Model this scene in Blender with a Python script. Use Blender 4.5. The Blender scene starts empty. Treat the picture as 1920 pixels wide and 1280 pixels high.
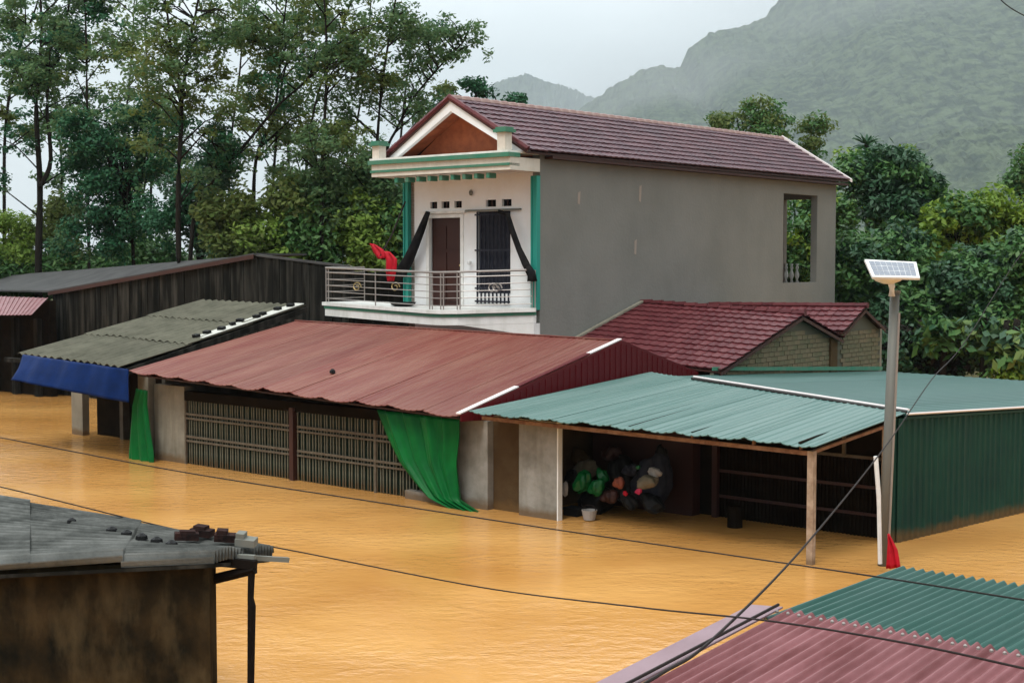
import bpy, math, random
import numpy as np
from mathutils import Vector, Matrix
R = math.radians
random.seed(7); rng = np.random.default_rng(11)
S = bpy.context.scene
C = bpy.data.collections.new('place'); S.collection.children.link(C)

# ------------------------------------------------------------ camera
EYE = Vector((0, 0, 4.5)); F = 2600.0; PIT = math.atan(150 / 2600)
cam_d = bpy.data.cameras.new('camera'); cam = bpy.data.objects.new('camera', cam_d); C.objects.link(cam)
cam.location = EYE; cam.rotation_euler = (R(90) - PIT, 0, 0)
cam_d.lens = F / 1920 * 36; cam_d.sensor_width = 36; cam_d.clip_start = .1; cam_d.clip_end = 25000
S.camera = cam
S.render.resolution_x = 1024; S.render.resolution_y = 682
# ------------------------------------------------------------ sky, sun, exposure
W = bpy.data.worlds.new('World'); S.world = W; W.use_nodes = True
nt = W.node_tree; bg = nt.nodes['Background']
sk = nt.nodes.new('ShaderNodeTexSky'); sk.sky_type = 'NISHITA'; sk.sun_disc = False
sk.sun_elevation = R(58); sk.sun_rotation = R(-150)
hs = nt.nodes.new('ShaderNodeHueSaturation'); hs.inputs['Saturation'].default_value = .1; hs.inputs['Value'].default_value = .8
nt.links.new(sk.outputs[0], hs.inputs['Color'])
tc = nt.nodes.new('ShaderNodeTexCoord'); mp = nt.nodes.new('ShaderNodeMapping'); mp.inputs['Scale'].default_value = (1.6, 1.6, 4)
nz = nt.nodes.new('ShaderNodeTexNoise'); nz.inputs['Scale'].default_value = 1.6; nz.inputs['Detail'].default_value = 5; nz.inputs['Roughness'].default_value = .45
nt.links.new(tc.outputs['Generated'], mp.inputs[0]); nt.links.new(mp.outputs[0], nz.inputs['Vector'])
cr = nt.nodes.new('ShaderNodeValToRGB'); cr.color_ramp.elements[0].position = .33; cr.color_ramp.elements[1].position = .72
cr.color_ramp.elements[0].color = (2.4, 2.62, 2.75, 1); cr.color_ramp.elements[1].color = (3.3, 3.5, 3.6, 1)
nt.links.new(nz.outputs['Fac'], cr.inputs[0])
mx = nt.nodes.new('ShaderNodeMix'); mx.data_type = 'RGBA'; mx.inputs[0].default_value = .9
nt.links.new(hs.outputs[0], mx.inputs[6]); nt.links.new(cr.outputs[0], mx.inputs[7])
vd = nt.nodes.new('ShaderNodeVectorMath'); vd.operation = 'DOT_PRODUCT'; vd.inputs[1].default_value = (-.42, .88, .2)
nt.links.new(tc.outputs['Generated'], vd.inputs[0])
gm = nt.nodes.new('ShaderNodeMapRange'); gm.interpolation_type = 'SMOOTHERSTEP'; gm.inputs[1].default_value = .55; gm.inputs[2].default_value = 1.0; gm.inputs[3].default_value = 1.0; gm.inputs[4].default_value = 2.9
nt.links.new(vd.outputs['Value'], gm.inputs[0])
gv = nt.nodes.new('ShaderNodeVectorMath'); gv.operation = 'SCALE'; nt.links.new(mx.outputs[2], gv.inputs[0]); nt.links.new(gm.outputs[0], gv.inputs['Scale'])
sx = nt.nodes.new('ShaderNodeSeparateXYZ'); nt.links.new(tc.outputs['Generated'], sx.inputs[0])
zm = nt.nodes.new('ShaderNodeMapRange'); zm.inputs[1].default_value = .15; zm.inputs[2].default_value = 1; zm.inputs[3].default_value = 1.0; zm.inputs[4].default_value = 4.2
nt.links.new(sx.outputs['Z'], zm.inputs[0])
zv = nt.nodes.new('ShaderNodeVectorMath'); zv.operation = 'SCALE'; nt.links.new(gv.outputs[0], zv.inputs[0]); nt.links.new(zm.outputs[0], zv.inputs['Scale'])
nt.links.new(zv.outputs[0], bg.inputs[0]); bg.inputs[1].default_value = .1
sun_d = bpy.data.lights.new('sun', 'SUN'); sun = bpy.data.objects.new('sun', sun_d); C.objects.link(sun)
sun_d.energy = 1.0; sun_d.angle = R(18); sun_d.color = (1, .97, .92)
# sun azimuth: behind the camera, a little to the left
az = R(210); el = R(58)
sdir = Vector((math.sin(az) * math.cos(el), math.cos(az) * math.cos(el), math.sin(el)))
sun.rotation_euler = sdir.to_track_quat('Z', 'Y').to_euler(); sun.location = (0, 0, 60)
sk.sun_rotation = az
S.view_settings.view_transform = 'Standard'; S.view_settings.look = 'None'; S.view_settings.gamma = 1
S.view_settings.use_curve_mapping = False; S.view_settings.exposure = .78
HAZE = .00016

# ------------------------------------------------------------ frame of the village: u along the house fronts, v into the block
UX = Vector((math.sin(R(50)), -math.cos(R(50)), 0)); VX = Vector((math.sin(R(40)), math.cos(R(40)), 0)); ROT = R(-40)
def ray(px, py):
    a = (px - 960) / F; b = (640 - py) / F
    return Vector((a, math.cos(PIT) + b * math.sin(PIT), -math.sin(PIT) + b * math.cos(PIT)))
def uvz(p): return Vector((p.dot(UX), p.dot(VX), p.z))
def world(u, v, z): return UX * u + VX * v + Vector((0, 0, z))
def atd(px, py, d): r = ray(px, py); return EYE + r * (d / r.y)           # world point at depth d
def atv(px, py, v): r = ray(px, py); return uvz(EYE + r * (v / r.dot(VX)))  # on plane v
def atu(px, py, u): r = ray(px, py); return uvz(EYE + r * (u / r.dot(UX)))
def atz(px, py, z): r = ray(px, py); return uvz(EYE + r * ((z - 4.5) / r.z))

# ------------------------------------------------------------ materials
M = {}
def mat(name, col, rough=.7, col2=None, nscale=3, namt=.5, streak=None, bump=0, bscale=20, metal=0, spec=None,
        rnd=0, trans=0, stretch=(1, 1, 1), col3=None, hi=.65, lo=.35, alpha=None, seed=0.0, tide=0, ss=(3.2, 3.2, .35)):
    m = bpy.data.materials.new(name); m.use_nodes = True; t = m.node_tree; n = t.nodes; L = t.links
    b = n['Principled BSDF']; b.inputs['Roughness'].default_value = rough; b.inputs['Metallic'].default_value = metal
    b.inputs['Specular IOR Level'].default_value = spec if spec is not None else (.06 if rough > .72 else .18 if rough > .52 else .32)   # rough, pitted surfaces shine little
    co = n.new('ShaderNodeTexCoord'); ma = n.new('ShaderNodeMapping'); ma.inputs['Scale'].default_value = stretch
    ma.inputs['Location'].default_value = (seed, seed * 1.7, 0)
    L.new(co.outputs['Object'], ma.inputs[0])
    c1 = n.new('ShaderNodeRGB'); c1.outputs[0].default_value = (*col, 1); out = c1.outputs[0]
    if col2:
        nn = n.new('ShaderNodeTexNoise'); nn.inputs['Scale'].default_value = nscale; nn.inputs['Detail'].default_value = 8; nn.inputs['Roughness'].default_value = .62
        L.new(ma.outputs[0], nn.inputs['Vector'])
        mr = n.new('ShaderNodeMapRange'); mr.inputs[1].default_value = lo; mr.inputs[2].default_value = hi; mr.inputs[4].default_value = namt
        L.new(nn.outputs['Fac'], mr.inputs[0])
        x = n.new('ShaderNodeMix'); x.data_type = 'RGBA'; L.new(mr.outputs[0], x.inputs[0]); L.new(out, x.inputs[6]); x.inputs[7].default_value = (*col2, 1); out = x.outputs[2]
    if streak:  # vertical dirt runs: colour, amount
        sc, amt = streak
        m2 = n.new('ShaderNodeMapping'); m2.inputs['Scale'].default_value = ss; L.new(co.outputs['Object'], m2.inputs[0])
        n2 = n.new('ShaderNodeTexNoise'); n2.inputs['Scale'].default_value = 1.3; n2.inputs['Detail'].default_value = 6; n2.inputs['Roughness'].default_value = .6
        L.new(m2.outputs[0], n2.inputs['Vector'])
        mr = n.new('ShaderNodeMapRange'); mr.inputs[1].default_value = .46; mr.inputs[2].default_value = .68; mr.inputs[4].default_value = amt; L.new(n2.outputs['Fac'], mr.inputs[0])
        x = n.new('ShaderNodeMix'); x.data_type = 'RGBA'; L.new(mr.outputs[0], x.inputs[0]); L.new(out, x.inputs[6]); x.inputs[7].default_value = (*sc, 1); out = x.outputs[2]
    if rnd:
        ge = n.new('ShaderNodeNewGeometry'); oi = n.new('ShaderNodeObjectInfo'); ad = n.new('ShaderNodeMath'); ad.operation = 'ADD'
        L.new(ge.outputs['Random Per Island'], ad.inputs[0]); L.new(oi.outputs['Random'], ad.inputs[1])
        fr = n.new('ShaderNodeMath'); fr.operation = 'FRACT'; L.new(ad.outputs[0], fr.inputs[0])
        if col3:
            ml = n.new('ShaderNodeMath'); ml.operation = 'MULTIPLY'; ml.inputs[1].default_value = rnd; L.new(fr.outputs[0], ml.inputs[0])
            x = n.new('ShaderNodeMix'); x.data_type = 'RGBA'; L.new(ml.outputs[0], x.inputs[0]); L.new(out, x.inputs[6]); x.inputs[7].default_value = (*col3, 1); out = x.outputs[2]
        else:
            mr = n.new('ShaderNodeMapRange'); mr.inputs[3].default_value = 1 - rnd; mr.inputs[4].default_value = 1 + rnd; L.new(fr.outputs[0], mr.inputs[0])
            h = n.new('ShaderNodeHueSaturation'); L.new(mr.outputs[0], h.inputs['Value']); L.new(out, h.inputs['Color']); out = h.outputs[0]
    if tide:   # mud line left by the flood just above the water
        sp = n.new('ShaderNodeSeparateXYZ'); L.new(co.outputs['Object'], sp.inputs[0]); tn = n.new('ShaderNodeTexNoise'); tn.inputs['Scale'].default_value = 3.5; L.new(co.outputs['Object'], tn.inputs['Vector'])
        ma_ = n.new('ShaderNodeMath'); ma_.operation = 'MULTIPLY_ADD'; ma_.inputs[1].default_value = .22; L.new(tn.outputs['Fac'], ma_.inputs[0]); L.new(sp.outputs['Z'], ma_.inputs[2])
        mr = n.new('ShaderNodeMapRange'); mr.inputs[1].default_value = .19; mr.inputs[2].default_value = .32; mr.inputs[3].default_value = .75; mr.inputs[4].default_value = 0; L.new(ma_.outputs[0], mr.inputs[0])
        x = n.new('ShaderNodeMix'); x.data_type = 'RGBA'; L.new(mr.outputs[0], x.inputs[0]); L.new(out, x.inputs[6]); x.inputs[7].default_value = (.13, .075, .03, 1); out = x.outputs[2]
    L.new(out, b.inputs['Base Color'])
    if bump:
        bn = n.new('ShaderNodeTexNoise'); bn.inputs['Scale'].default_value = bscale; bn.inputs['Detail'].default_value = 5
        L.new(ma.outputs[0], bn.inputs['Vector']); bp = n.new('ShaderNodeBump'); bp.inputs['Strength'].default_value = bump; bp.inputs['Distance'].default_value = .03
        L.new(bn.outputs['Fac'], bp.inputs['Height']); L.new(bp.outputs[0], b.inputs['Normal'])
    if trans:
        tr = n.new('ShaderNodeBsdfTranslucent'); L.new(out, tr.inputs[0]); ms = n.new('ShaderNodeMixShader'); ms.inputs[0].default_value = trans
        L.new(b.outputs[0], ms.inputs[1]); L.new(tr.outputs[0], ms.inputs[2]); L.new(ms.outputs[0], n['Material Output'].inputs[0])
    M[name] = m; return m
mat('render_grey', (.215, .213, .192), .9, (.18, .18, .16), .55, .9, streak=((.23, .226, .2), .35), ss=(1.1, 1.1, .3), bump=.25, bscale=12)
mat('render_warm', (.33, .28, .235), .9, (.25, .22, .19), 2, .6)
mat('cream', (.82, .84, .85), .8, (.76, .76, .74), 1.2, .7, streak=((.6, .56, .47), .2), ss=(1.2, 1.2, .5))
mat('white_paint', (.78, .78, .75), .6, (.6, .6, .55), 2.5, .6, streak=((.42, .42, .36), .35))
mat('cream_light', (.68, .64, .56), .7, (.52, .48, .4), 2.5, .6, streak=((.4, .36, .28), .35))
mat('aqua', (.02, .26, .2), .5, (.02, .26, .21), 4, .6)
mat('green_trim', (.04, .19, .12), .6, (.12, .2, .14), 4, .6)
mat('dark_wood', (.045, .015, .01), .5, (.035, .012, .01), 5, .7, stretch=(1, 1, .2))
mat('soffit', (.42, .13, .055), .7, (.2, .06, .03), 2.5, .8)
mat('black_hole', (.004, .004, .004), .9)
mat('dark_cloth', (.009, .009, .01), .9, (.03, .028, .026), 6, .6, spec=0.03)
mat('blue_black', (.012, .014, .024), .7, (.045, .045, .055), 6, .6)
mat('steel_rail', (.3, .27, .25), .35, (.35, .33, .3), 8, .5, metal=.5)
mat('brass', (.35, .27, .12), .4, metal=.6)
mat('tile_purple', (.07, .03, .04), .45, (.055, .033, .042), 1.1, .8, rnd=.7, col3=(.13, .06, .068), spec=0.2)
mat('tile_red', (.09, .014, .018), .45, (.055, .018, .02), 1.0, .8, rnd=.6, col3=(.15, .04, .042), spec=0.2)
mat('ridge_tile', (.4, .3, .27), .7, (.22, .12, .11), 3, .8)
mat('red_sheet', (.145, .034, .026), .42, (.22, .1, .07), 1.1, .7, rnd=.1, bump=.05, bscale=3, stretch=(2.4, .3, 1), spec=0.16)
mat('maroon', (.085, .006, .009), .45, (.09, .008, .01), 1.5, .8, spec=0.15)
mat('white_flash', (.75, .68, .66), .4)
mat('teal_sheet', (.05, .125, .108), .38, (.1, .17, .15), 1.1, .75, stretch=(2.4, .3, 1), rnd=.4, col3=(.13, .21, .19), bump=.04, bscale=3, spec=0.3)
mat('teal_pale', (.05, .115, .1), .4, (.04, .1, .09), .6, .7, rnd=.08, spec=0.25)
mat('green_wall', (.012, .05, .034), .5, (.009, .035, .028), 1.2, .8, tide=1, spec=0.12)
mat('fg_teal', (.005, .07, .05), .32, (.03, .1, .08), 1.6, .8, stretch=(3, .4, 1), rnd=.1, bump=.05, bscale=6, spec=0.35)
mat('fg_red', (.24, .095, .1), .42, (.12, .03, .03), 2.6, .85, rnd=.1, bump=.06, bscale=8, stretch=(2.5, .5, 1), spec=0.2)
mat('fg_flash', (.26, .17, .19), .5, (.2, .12, .135), 2, .7)
mat('fibro', (.125, .12, .09), .9, (.075, .075, .055), 2.2, .8, rnd=.12, bump=.2, bscale=15)
mat('fibro_white', (.55, .55, .5), .8, (.4, .4, .35), 4, .6)
mat('fg_fibro', (.15, .155, .145), .85, (.05, .054, .05), 2.2, .9, rnd=.1, bump=.3, bscale=18)
mat('old_concrete', (.04, .026, .012), .95, (.008, .008, .006), 2.6, 1, streak=((.11, .08, .04), .5), ss=(2.6, 2.6, .9), bump=.6, bscale=9, stretch=(1, 1, .75), tide=1, spec=0.02)
mat('dark_board', (.008, .008, .007), .9, (.005, .006, .005), 2.2, .9, rnd=.35, col3=(.03, .028, .024), streak=((.06, .057, .048), .75), stretch=(1, 1, .35), spec=0.03)
mat('roof_dark', (.085, .085, .083), .75, (.05, .05, .05), 1.2, .8)
mat('plaster', (.26, .24, .19), .9, (.17, .155, .12), 2.2, .8, streak=((.1, .09, .06), .5), bump=.2, tide=1)
mat('plaster_grey', (.3, .29, .26), .9, (.17, .16, .135), 3, .8, streak=((.12, .11, .08), .4), bump=.2, tide=1)
mat('brown_wall', (.07, .042, .02), .9, (.09, .06, .03), 4, .8, bump=.3, tide=1)
mat('brick', (.17, .155, .095), .95, (.1, .1, .06), 4, .8, rnd=.5, col3=(.24, .17, .11), bump=.3, bscale=25)
mat('mortar', (.12, .115, .085), .95)
mat('gate_slat', (.17, .17, .12), .6, (.07, .06, .04), 5, .7, tide=1)
mat('gate_bar', (.13, .112, .08), .7, (.08, .055, .038), 5, .8)
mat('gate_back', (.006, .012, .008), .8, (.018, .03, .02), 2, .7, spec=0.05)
mat('rust_steel', (.3, .17, .1), .75, (.14, .06, .035), 8, .85)
mat('post_cream', (.45, .34, .25), .7, (.2, .13, .08), 6, .8, tide=1)
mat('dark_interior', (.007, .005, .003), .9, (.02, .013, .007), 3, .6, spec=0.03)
mat('tarp_green', (.004, .15, .03), .38, (.003, .07, .018), 1.6, .7, trans=.12, bump=.1, bscale=8, spec=0.12)
mat('tarp_blue', (.003, .02, .1), .5, (.002, .01, .05), 2, .8, bump=.2, bscale=6, trans=.03, spec=0.06)
mat('red_cloth', (.6, .012, .03), .6, (.4, .01, .02), 8, .6, trans=.2)
mat('pole_grey', (.14, .14, .125), .55, (.14, .14, .12), 5, .6, metal=.2)
mat('pole_white', (.72, .73, .72), .4, (.55, .55, .52), 8, .5)
mat('solar', (.2, .22, .26), .2, (.27, .29, .33), 12, .5)
mat('wire', (.018, .012, .01), .6)
mat('bamboo', (.009, .007, .006), .8)
mat('grey_plank', (.17, .175, .15), .8, (.2, .2, .18), 8, .6)
mat('old_brick', (.05, .024, .02), .9, (.012, .01, .01), 9, .95, bump=.4)
mat('bag_green', (.004, .11, .025), .25, trans=.15); mat('bag_white', (.32, .3, .28), .5, (.4, .36, .32), 8, .5)
mat('sack_beige', (.15, .13, .09), .8, (.2, .17, .12), 12, .6); mat('bag_orange', (.24, .06, .03), .5); mat('bag_pink', (.5, .02, .08), .4)
mat('black_plastic', (.008, .008, .008), .5, spec=0.15)
mat('bark', (.02, .017, .014), .9, (.018, .016, .014), 6, .7)
mat('leaf_acacia', (.075, .17, .07), .6, rnd=.9, col3=(.15, .22, .09), trans=.45)
mat('leaf_blue', (.018, .09, .042), .6, rnd=.8, col3=(.045, .13, .055), trans=.25)
mat('leaf_olive', (.1, .16, .04), .6, rnd=.9, col3=(.17, .2, .06), trans=.45)
mat('leaf_light', (.17, .29, .05), .6, rnd=.9, col3=(.26, .36, .08), trans=.4)
mat('leaf_mid', (.05, .15, .04), .5, rnd=.9, col3=(.1, .19, .05), trans=.3)
mat('leaf_dark', (.028, .09, .04), .5, rnd=.9, col3=(.04, .09, .04), trans=.2)
mat('leaf_bright', (.14, .25, .025), .5, rnd=.9, col3=(.2, .28, .035), trans=.35)
mat('banana', (.08, .17, .03), .45, rnd=.6, col3=(.25, .3, .1), trans=.3)
mat('mountain', (.08, .11, .055), .95, (.012, .028, .014), .035, 1, bump=1, bscale=.045, lo=.42, hi=.58)
M['mountain'].node_tree.nodes['Bump'].inputs['Distance'].default_value = 11
mat('soil', (.1, .09, .045), .95, (.05, .075, .025), .3, .8)

# water: muddy brown, reflective, rippled by rain
m = bpy.data.materials.new('flood_water'); m.use_nodes = True; t = m.node_tree; n = t.nodes; L = t.links; b = n['Principled BSDF']
b.inputs['Roughness'].default_value = .09; b.inputs['IOR'].default_value = 1.33
co = n.new('ShaderNodeTexCoord'); ma = n.new('ShaderNodeMapping'); ma.inputs['Scale'].default_value = (.8, 1.2, 1); L.new(co.outputs['Object'], ma.inputs[0])
n1 = n.new('ShaderNodeTexNoise'); n1.inputs['Scale'].default_value = .35; n1.inputs['Detail'].default_value = 6; L.new(ma.outputs[0], n1.inputs[0])
r1 = n.new('ShaderNodeValToRGB'); r1.color_ramp.elements[0].position = .3; r1.color_ramp.elements[1].position = .72
r1.color_ramp.elements[0].color = (.45, .205, .05, 1); r1.color_ramp.elements[1].color = (.63, .33, .1, 1)
L.new(n1.outputs[0], r1.inputs[0]); L.new(r1.outputs[0], b.inputs['Base Color'])
n2 = n.new('ShaderNodeTexNoise'); n2.inputs['Scale'].default_value = 4.5; n2.inputs['Detail'].default_value = 4; L.new(ma.outputs[0], n2.inputs[0])
n3 = n.new('ShaderNodeTexNoise'); n3.inputs['Scale'].default_value = 17; n3.inputs['Detail'].default_value = 3; L.new(ma.outputs[0], n3.inputs[0])
ad = n.new('ShaderNodeMath'); ad.operation = 'MULTIPLY_ADD'; ad.inputs[1].default_value = .3; L.new(n3.outputs[0], ad.inputs[0]); L.new(n2.outputs[0], ad.inputs[2])
n4 = n.new('ShaderNodeTexNoise'); n4.inputs['Scale'].default_value = .5; n4.inputs['Detail'].default_value = 3; L.new(ma.outputs[0], n4.inputs[0])
r4 = n.new('ShaderNodeMapRange'); r4.inputs[1].default_value = .35; r4.inputs[2].default_value = .65; r4.inputs[3].default_value = .12; r4.inputs[4].default_value = .5; L.new(n4.outputs[0], r4.inputs[0])
bp = n.new('ShaderNodeBump'); L.new(r4.outputs[0], bp.inputs['Strength']); bp.inputs['Distance'].default_value = .05; L.new(ad.outputs[0], bp.inputs['Height']); L.new(bp.outputs[0], b.inputs['Normal'])
M['water'] = m

# ------------------------------------------------------------ mesh helpers
class MB:
    def __init__(s): s.v = []; s.f = []
    def poly(s, vs, fs):
        k = len(s.v); s.v += [tuple(p) for p in vs]; s.f += [tuple(i + k for i in f) for f in fs]; return s
    def box(s, a, b):
        x0, y0, z0 = [min(p, q) for p, q in zip(a, b)]; x1, y1, z1 = [max(p, q) for p, q in zip(a, b)]
        return s.poly([(x0, y0, z0), (x1, y0, z0), (x1, y1, z0), (x0, y1, z0), (x0, y0, z1), (x1, y0, z1), (x1, y1, z1), (x0, y1, z1)],
                      [(0, 3, 2, 1), (4, 5, 6, 7), (0, 1, 5, 4), (1, 2, 6, 5), (2, 3, 7, 6), (3, 0, 4, 7)])
    def prism(s, pts, off):          # polygon (3d points) thickened by the vector off
        n = len(pts); off = Vector(off); q = [Vector(p) for p in pts]
        return s.poly(q + [p + off for p in q], [tuple(range(n))[::-1], tuple(range(n, 2 * n))] + [(i, (i + 1) % n, n + (i + 1) % n, n + i) for i in range(n)])
    def bar(s, a, b, w, h=None):     # square bar between two points
        return s.tube([a, b], [w / 2 * 1.414] * 2, 4, math.pi / 4)
    def tube(s, pts, rad, n=6, ph=0):
        pts = [Vector(p) for p in pts]
        if not hasattr(rad, '__len__'): rad = [rad] * len(pts)
        rings = []; k = len(s.v); up = Vector((0, 0, 1))
        for i, p in enumerate(pts):
            d = (pts[min(i + 1, len(pts) - 1)] - pts[max(i - 1, 0)]).normalized()
            x = d.cross(up)
            if x.length < .05: x = d.cross(Vector((0, 1, 0)))
            x.normalize(); y = x.cross(d)
            for j in range(n):
                a = 2 * math.pi * j / n + ph; s.v.append(tuple(p + (x * math.cos(a) + y * math.sin(a)) * rad[i]))
        for i in range(len(pts) - 1):
            for j in range(n): s.f.append((k + i * n + j, k + i * n + (j + 1) % n, k + (i + 1) * n + (j + 1) % n, k + (i + 1) * n + j))
        s.f.append(tuple(k + j for j in range(n))[::-1]); s.f.append(tuple(k + (len(pts) - 1) * n + j for j in range(n)))
        return s
    def lathe(s, c, prof, n=12, sx=1, sy=1, wob=0):
        k = len(s.v)
        for (r, z) in prof:
            for j in range(n):
                a = 2 * math.pi * j / n; w = 1 + (random.random() - .5) * wob
                s.v.append((c[0] + r * sx * w * math.cos(a), c[1] + r * sy * w * math.sin(a), c[2] + z))
        for i in range(len(prof) - 1):
            for j in range(n): s.f.append((k + i * n + j, k + i * n + (j + 1) % n, k + (i + 1) * n + (j + 1) % n, k + (i + 1) * n + j))
        s.f.append(tuple(k + j for j in range(n))[::-1]); s.f.append(tuple(k + (len(prof) - 1) * n + j for j in range(n)))
        return s
    def grid(s, fn, nx, ny, thick=None):   # fn(a,b)->point; thick: vector for the underside
        k = len(s.v); P = [[Vector(fn(i / nx, j / ny)) for i in range(nx + 1)] for j in range(ny + 1)]
        for r_ in P:
            for p in r_: s.v.append(tuple(p))
        id_ = lambda i, j: k + j * (nx + 1) + i
        for j in range(ny):
            for i in range(nx): s.f.append((id_(i, j), id_(i + 1, j), id_(i + 1, j + 1), id_(i, j + 1)))
        if thick is not None:
            th = Vector(thick); k2 = len(s.v)
            for r_ in P:
                for p in r_: s.v.append(tuple(p + th))
            d2 = k2 - k
            for j in range(ny):
                for i in range(nx): s.f.append((id_(i, j) + d2, id_(i, j + 1) + d2, id_(i + 1, j + 1) + d2, id_(i + 1, j) + d2))
            for i in range(nx):
                s.f.append((id_(i, 0), id_(i, 0) + d2, id_(i + 1, 0) + d2, id_(i + 1, 0))); s.f.append((id_(i, ny), id_(i + 1, ny), id_(i + 1, ny) + d2, id_(i, ny) + d2))
            for j in range(ny):
                s.f.append((id_(0, j), id_(0, j + 1), id_(0, j + 1) + d2, id_(0, j) + d2)); s.f.append((id_(nx, j), id_(nx, j) + d2, id_(nx, j + 1) + d2, id_(nx, j + 1)))
        return s
    def mesh(s, name, m, smooth=False):
        me = bpy.data.meshes.new(name); me.from_pydata(s.v, [], s.f); me.materials.append(M[m])
        if smooth: me.polygons.foreach_set('use_smooth', [True] * len(me.polygons))
        me.update(); return me
def link(name, data, parent=None):
    o = bpy.data.objects.new(name, data); C.objects.link(o); o.parent = parent; return o
def tag(o, label=None, cat=None, group=None, kind=None):
    if label: o['label'] = label
    if cat: o['category'] = cat
    if group: o['group'] = group
    if kind: o['kind'] = kind
    return o
class Thing:      # Empty at the base, turned with the village; parts are given in village coordinates
    def __init__(s, name, base, label, cat, group=None, rot=ROT):
        s.b = Vector(base); s.o = bpy.data.objects.new(name, None); C.objects.link(s.o); s.rot = rot
        s.o.empty_display_size = .3
        s.o.location = world(*base) if rot == ROT else base; s.o.rotation_euler = (0, 0, rot); tag(s.o, label, cat, group)
    def part(s, name, mb, m, smooth=False, label=None, parent=None, kind=None):
        k = MB(); k.v = [tuple(Vector(p) - s.b) for p in mb.v]; k.f = mb.f
        o = link(name, k.mesh(name, m, smooth), parent or s.o)
        return tag(o, label, kind=kind)
    def inst(s, name, me, mtx, parent=None):
        o = link(name, me, parent or s.o); o.matrix_local = Matrix.Translation(-s.b) @ mtx; return o
def single(name, mb, m, base, label, cat, group=None, smooth=False, rot=ROT, kind=None):
    k = MB(); k.v = [tuple(Vector(p) - Vector(base)) for p in mb.v]; k.f = mb.f
    o = link(name, k.mesh(name, m, smooth)); o.location = world(*base) if rot == ROT else base; o.rotation_euler = (0, 0, rot)
    return tag(o, label, cat, group, kind)
def lerp(a, b, t): return a + (b - a) * t
def quadpt(c, s, t): return lerp(lerp(c[0], c[1], s), lerp(c[3], c[2], s), t)   # c: front-left, front-right, back-right, back-left
def rib_h(x, pitch, h, kind):
    f = (x / pitch) % 1
    if kind == 'wave': return h * .5 * (1 + math.sin(f * 2 * math.pi))
    return h * max(0, min(1, (abs(f - .5) * -1 + .2) / .08))      # narrow trapezoid rib
def roof_sheets(th, c, width, pitch, h, m, kind='rib', jit=.0, eave=.0, name='roof_sheet', parent=None, rows=1, ny=1, over=.04, sag=0., per=8, labels=None):
    c = [Vector(p) for p in c]; L_ = (c[1] - c[0]).length; n = max(1, round(L_ / width)); off = Vector((0, 0, -.012))
    for r_ in range(rows):
        for i in range(n):
            s0, s1 = i / n, (i + 1) / n; w = L_ / n; nx = int(w / pitch * per); ex = random.uniform(-eave, eave); dz = random.uniform(0, jit)
            t0, t1 = r_ / rows, (r_ + 1) / rows
            if rows > 1: t1 = min(1, t1 + .02)
            sk_ = random.uniform(-jit, jit) * .5
            def fn(a, b_):
                s_ = s0 + (s1 - s0) * a; tt = t0 + (t1 - t0) * b_ + (ex * (1 - b_))
                p = quadpt(c, s_, tt); lift = dz * (1 - b_) * (1 if kind != 'x' else 0) + (rows > 1) * .02 * (1 - b_) + (i % 2) * .002
                p.z += rib_h(s_ * L_, pitch, h, kind) + lift + sk_ * (a - .5) - sag * math.sin(math.pi * a) * (1 - b_)
                return p
            o = th.part(name, MB().grid(fn, nx, ny, off), m, parent=parent)
            if labels and i in labels: o['label'] = labels[i]

# ------------------------------------------------------------ setting: water, ground, hills
wv = MB().poly([(-700, -60, 0), (700, -60, 0), (700, 400, 0), (-700, 400, 0)], [(0, 1, 2, 3)])
tag(link('flood_water', wv.mesh('flood_water', 'water')), kind='structure')
def gfn(a, b_):
    x = lerp(-6000, 6000, a); y = lerp(-60, 9000, b_ ** 4)
    z = -1.6 + 2.1 * max(0, min(1, (y - 44) / 10)) + max(0, y - 80) * .006
    return (x, y, z + (math.sin(x * .31) + math.sin(y * .4)) * .06)
tag(link('ground', MB().grid(gfn, 120, 160).mesh('ground', 'soil')), kind='structure')
def nz2(x, y, s):   # cheap value noise
    v = 0; a = 1
    for k in range(5):
        v += a * math.sin(x * s * 1.3 + 1.7 * k + 1.9 * math.sin(y * s * 1.1 + k)) * math.cos(y * s * 1.2 + 2.3 * k + 1.3 * math.sin(x * s * .9)); s *= 2.1; a *= .52
    return v
def ridge(name, prof, Y, Y0, Yb, amp, nx=260, ny=46):
    P = [atd(px, py, Y) for px, py in prof]; xs = [p.x for p in P]; zs = [p.z for p in P]
    def fn(a, b_):
        x = lerp(xs[0], xs[-1], a); h = np.interp(x, xs, zs)
        if b_ < .8: t_ = b_ / .8; y = lerp(Y0, Y, t_); z = lerp(1, h, t_ ** 1.15)
        else: t_ = (b_ - .8) / .2; y = lerp(Y, Yb, t_); z = lerp(h, 0, t_)
        k = min(1, z / 120) if z > 0 else 0
        g = nz2(x * .25, y * .1, .017) * amp * (t_ * .8 + .2 if b_ < .8 else 1) * (1 - .65 * (b_ > .76 and b_ < .82))
        x2 = x + random.uniform(-1, 1) * (xs[-1] - xs[0]) / nx * .35
        return (x2, y + nz2(x * .25, z * .25, .02) * amp * 1.2, z + g * k * .5 + random.uniform(-1, 1) * amp * .16 * k)
    o = link(name, MB().grid(fn, nx, ny).mesh(name, 'mountain')); return tag(o, kind='structure')
ridge('mountain', [(700, 330), (900, 300), (1000, 262), (1100, 192), (1160, 152), (1225, 124), (1275, 130), (1290, 97), (1330, 64), (1400, 50), (1440, 28), (1462, -2), (1520, -60), (1650, -110), (1800, -140), (1950, -120), (2200, -60), (2500, 50), (3000, 240)], 3800, 1700, 6000, 26, 420, 60)
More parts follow.
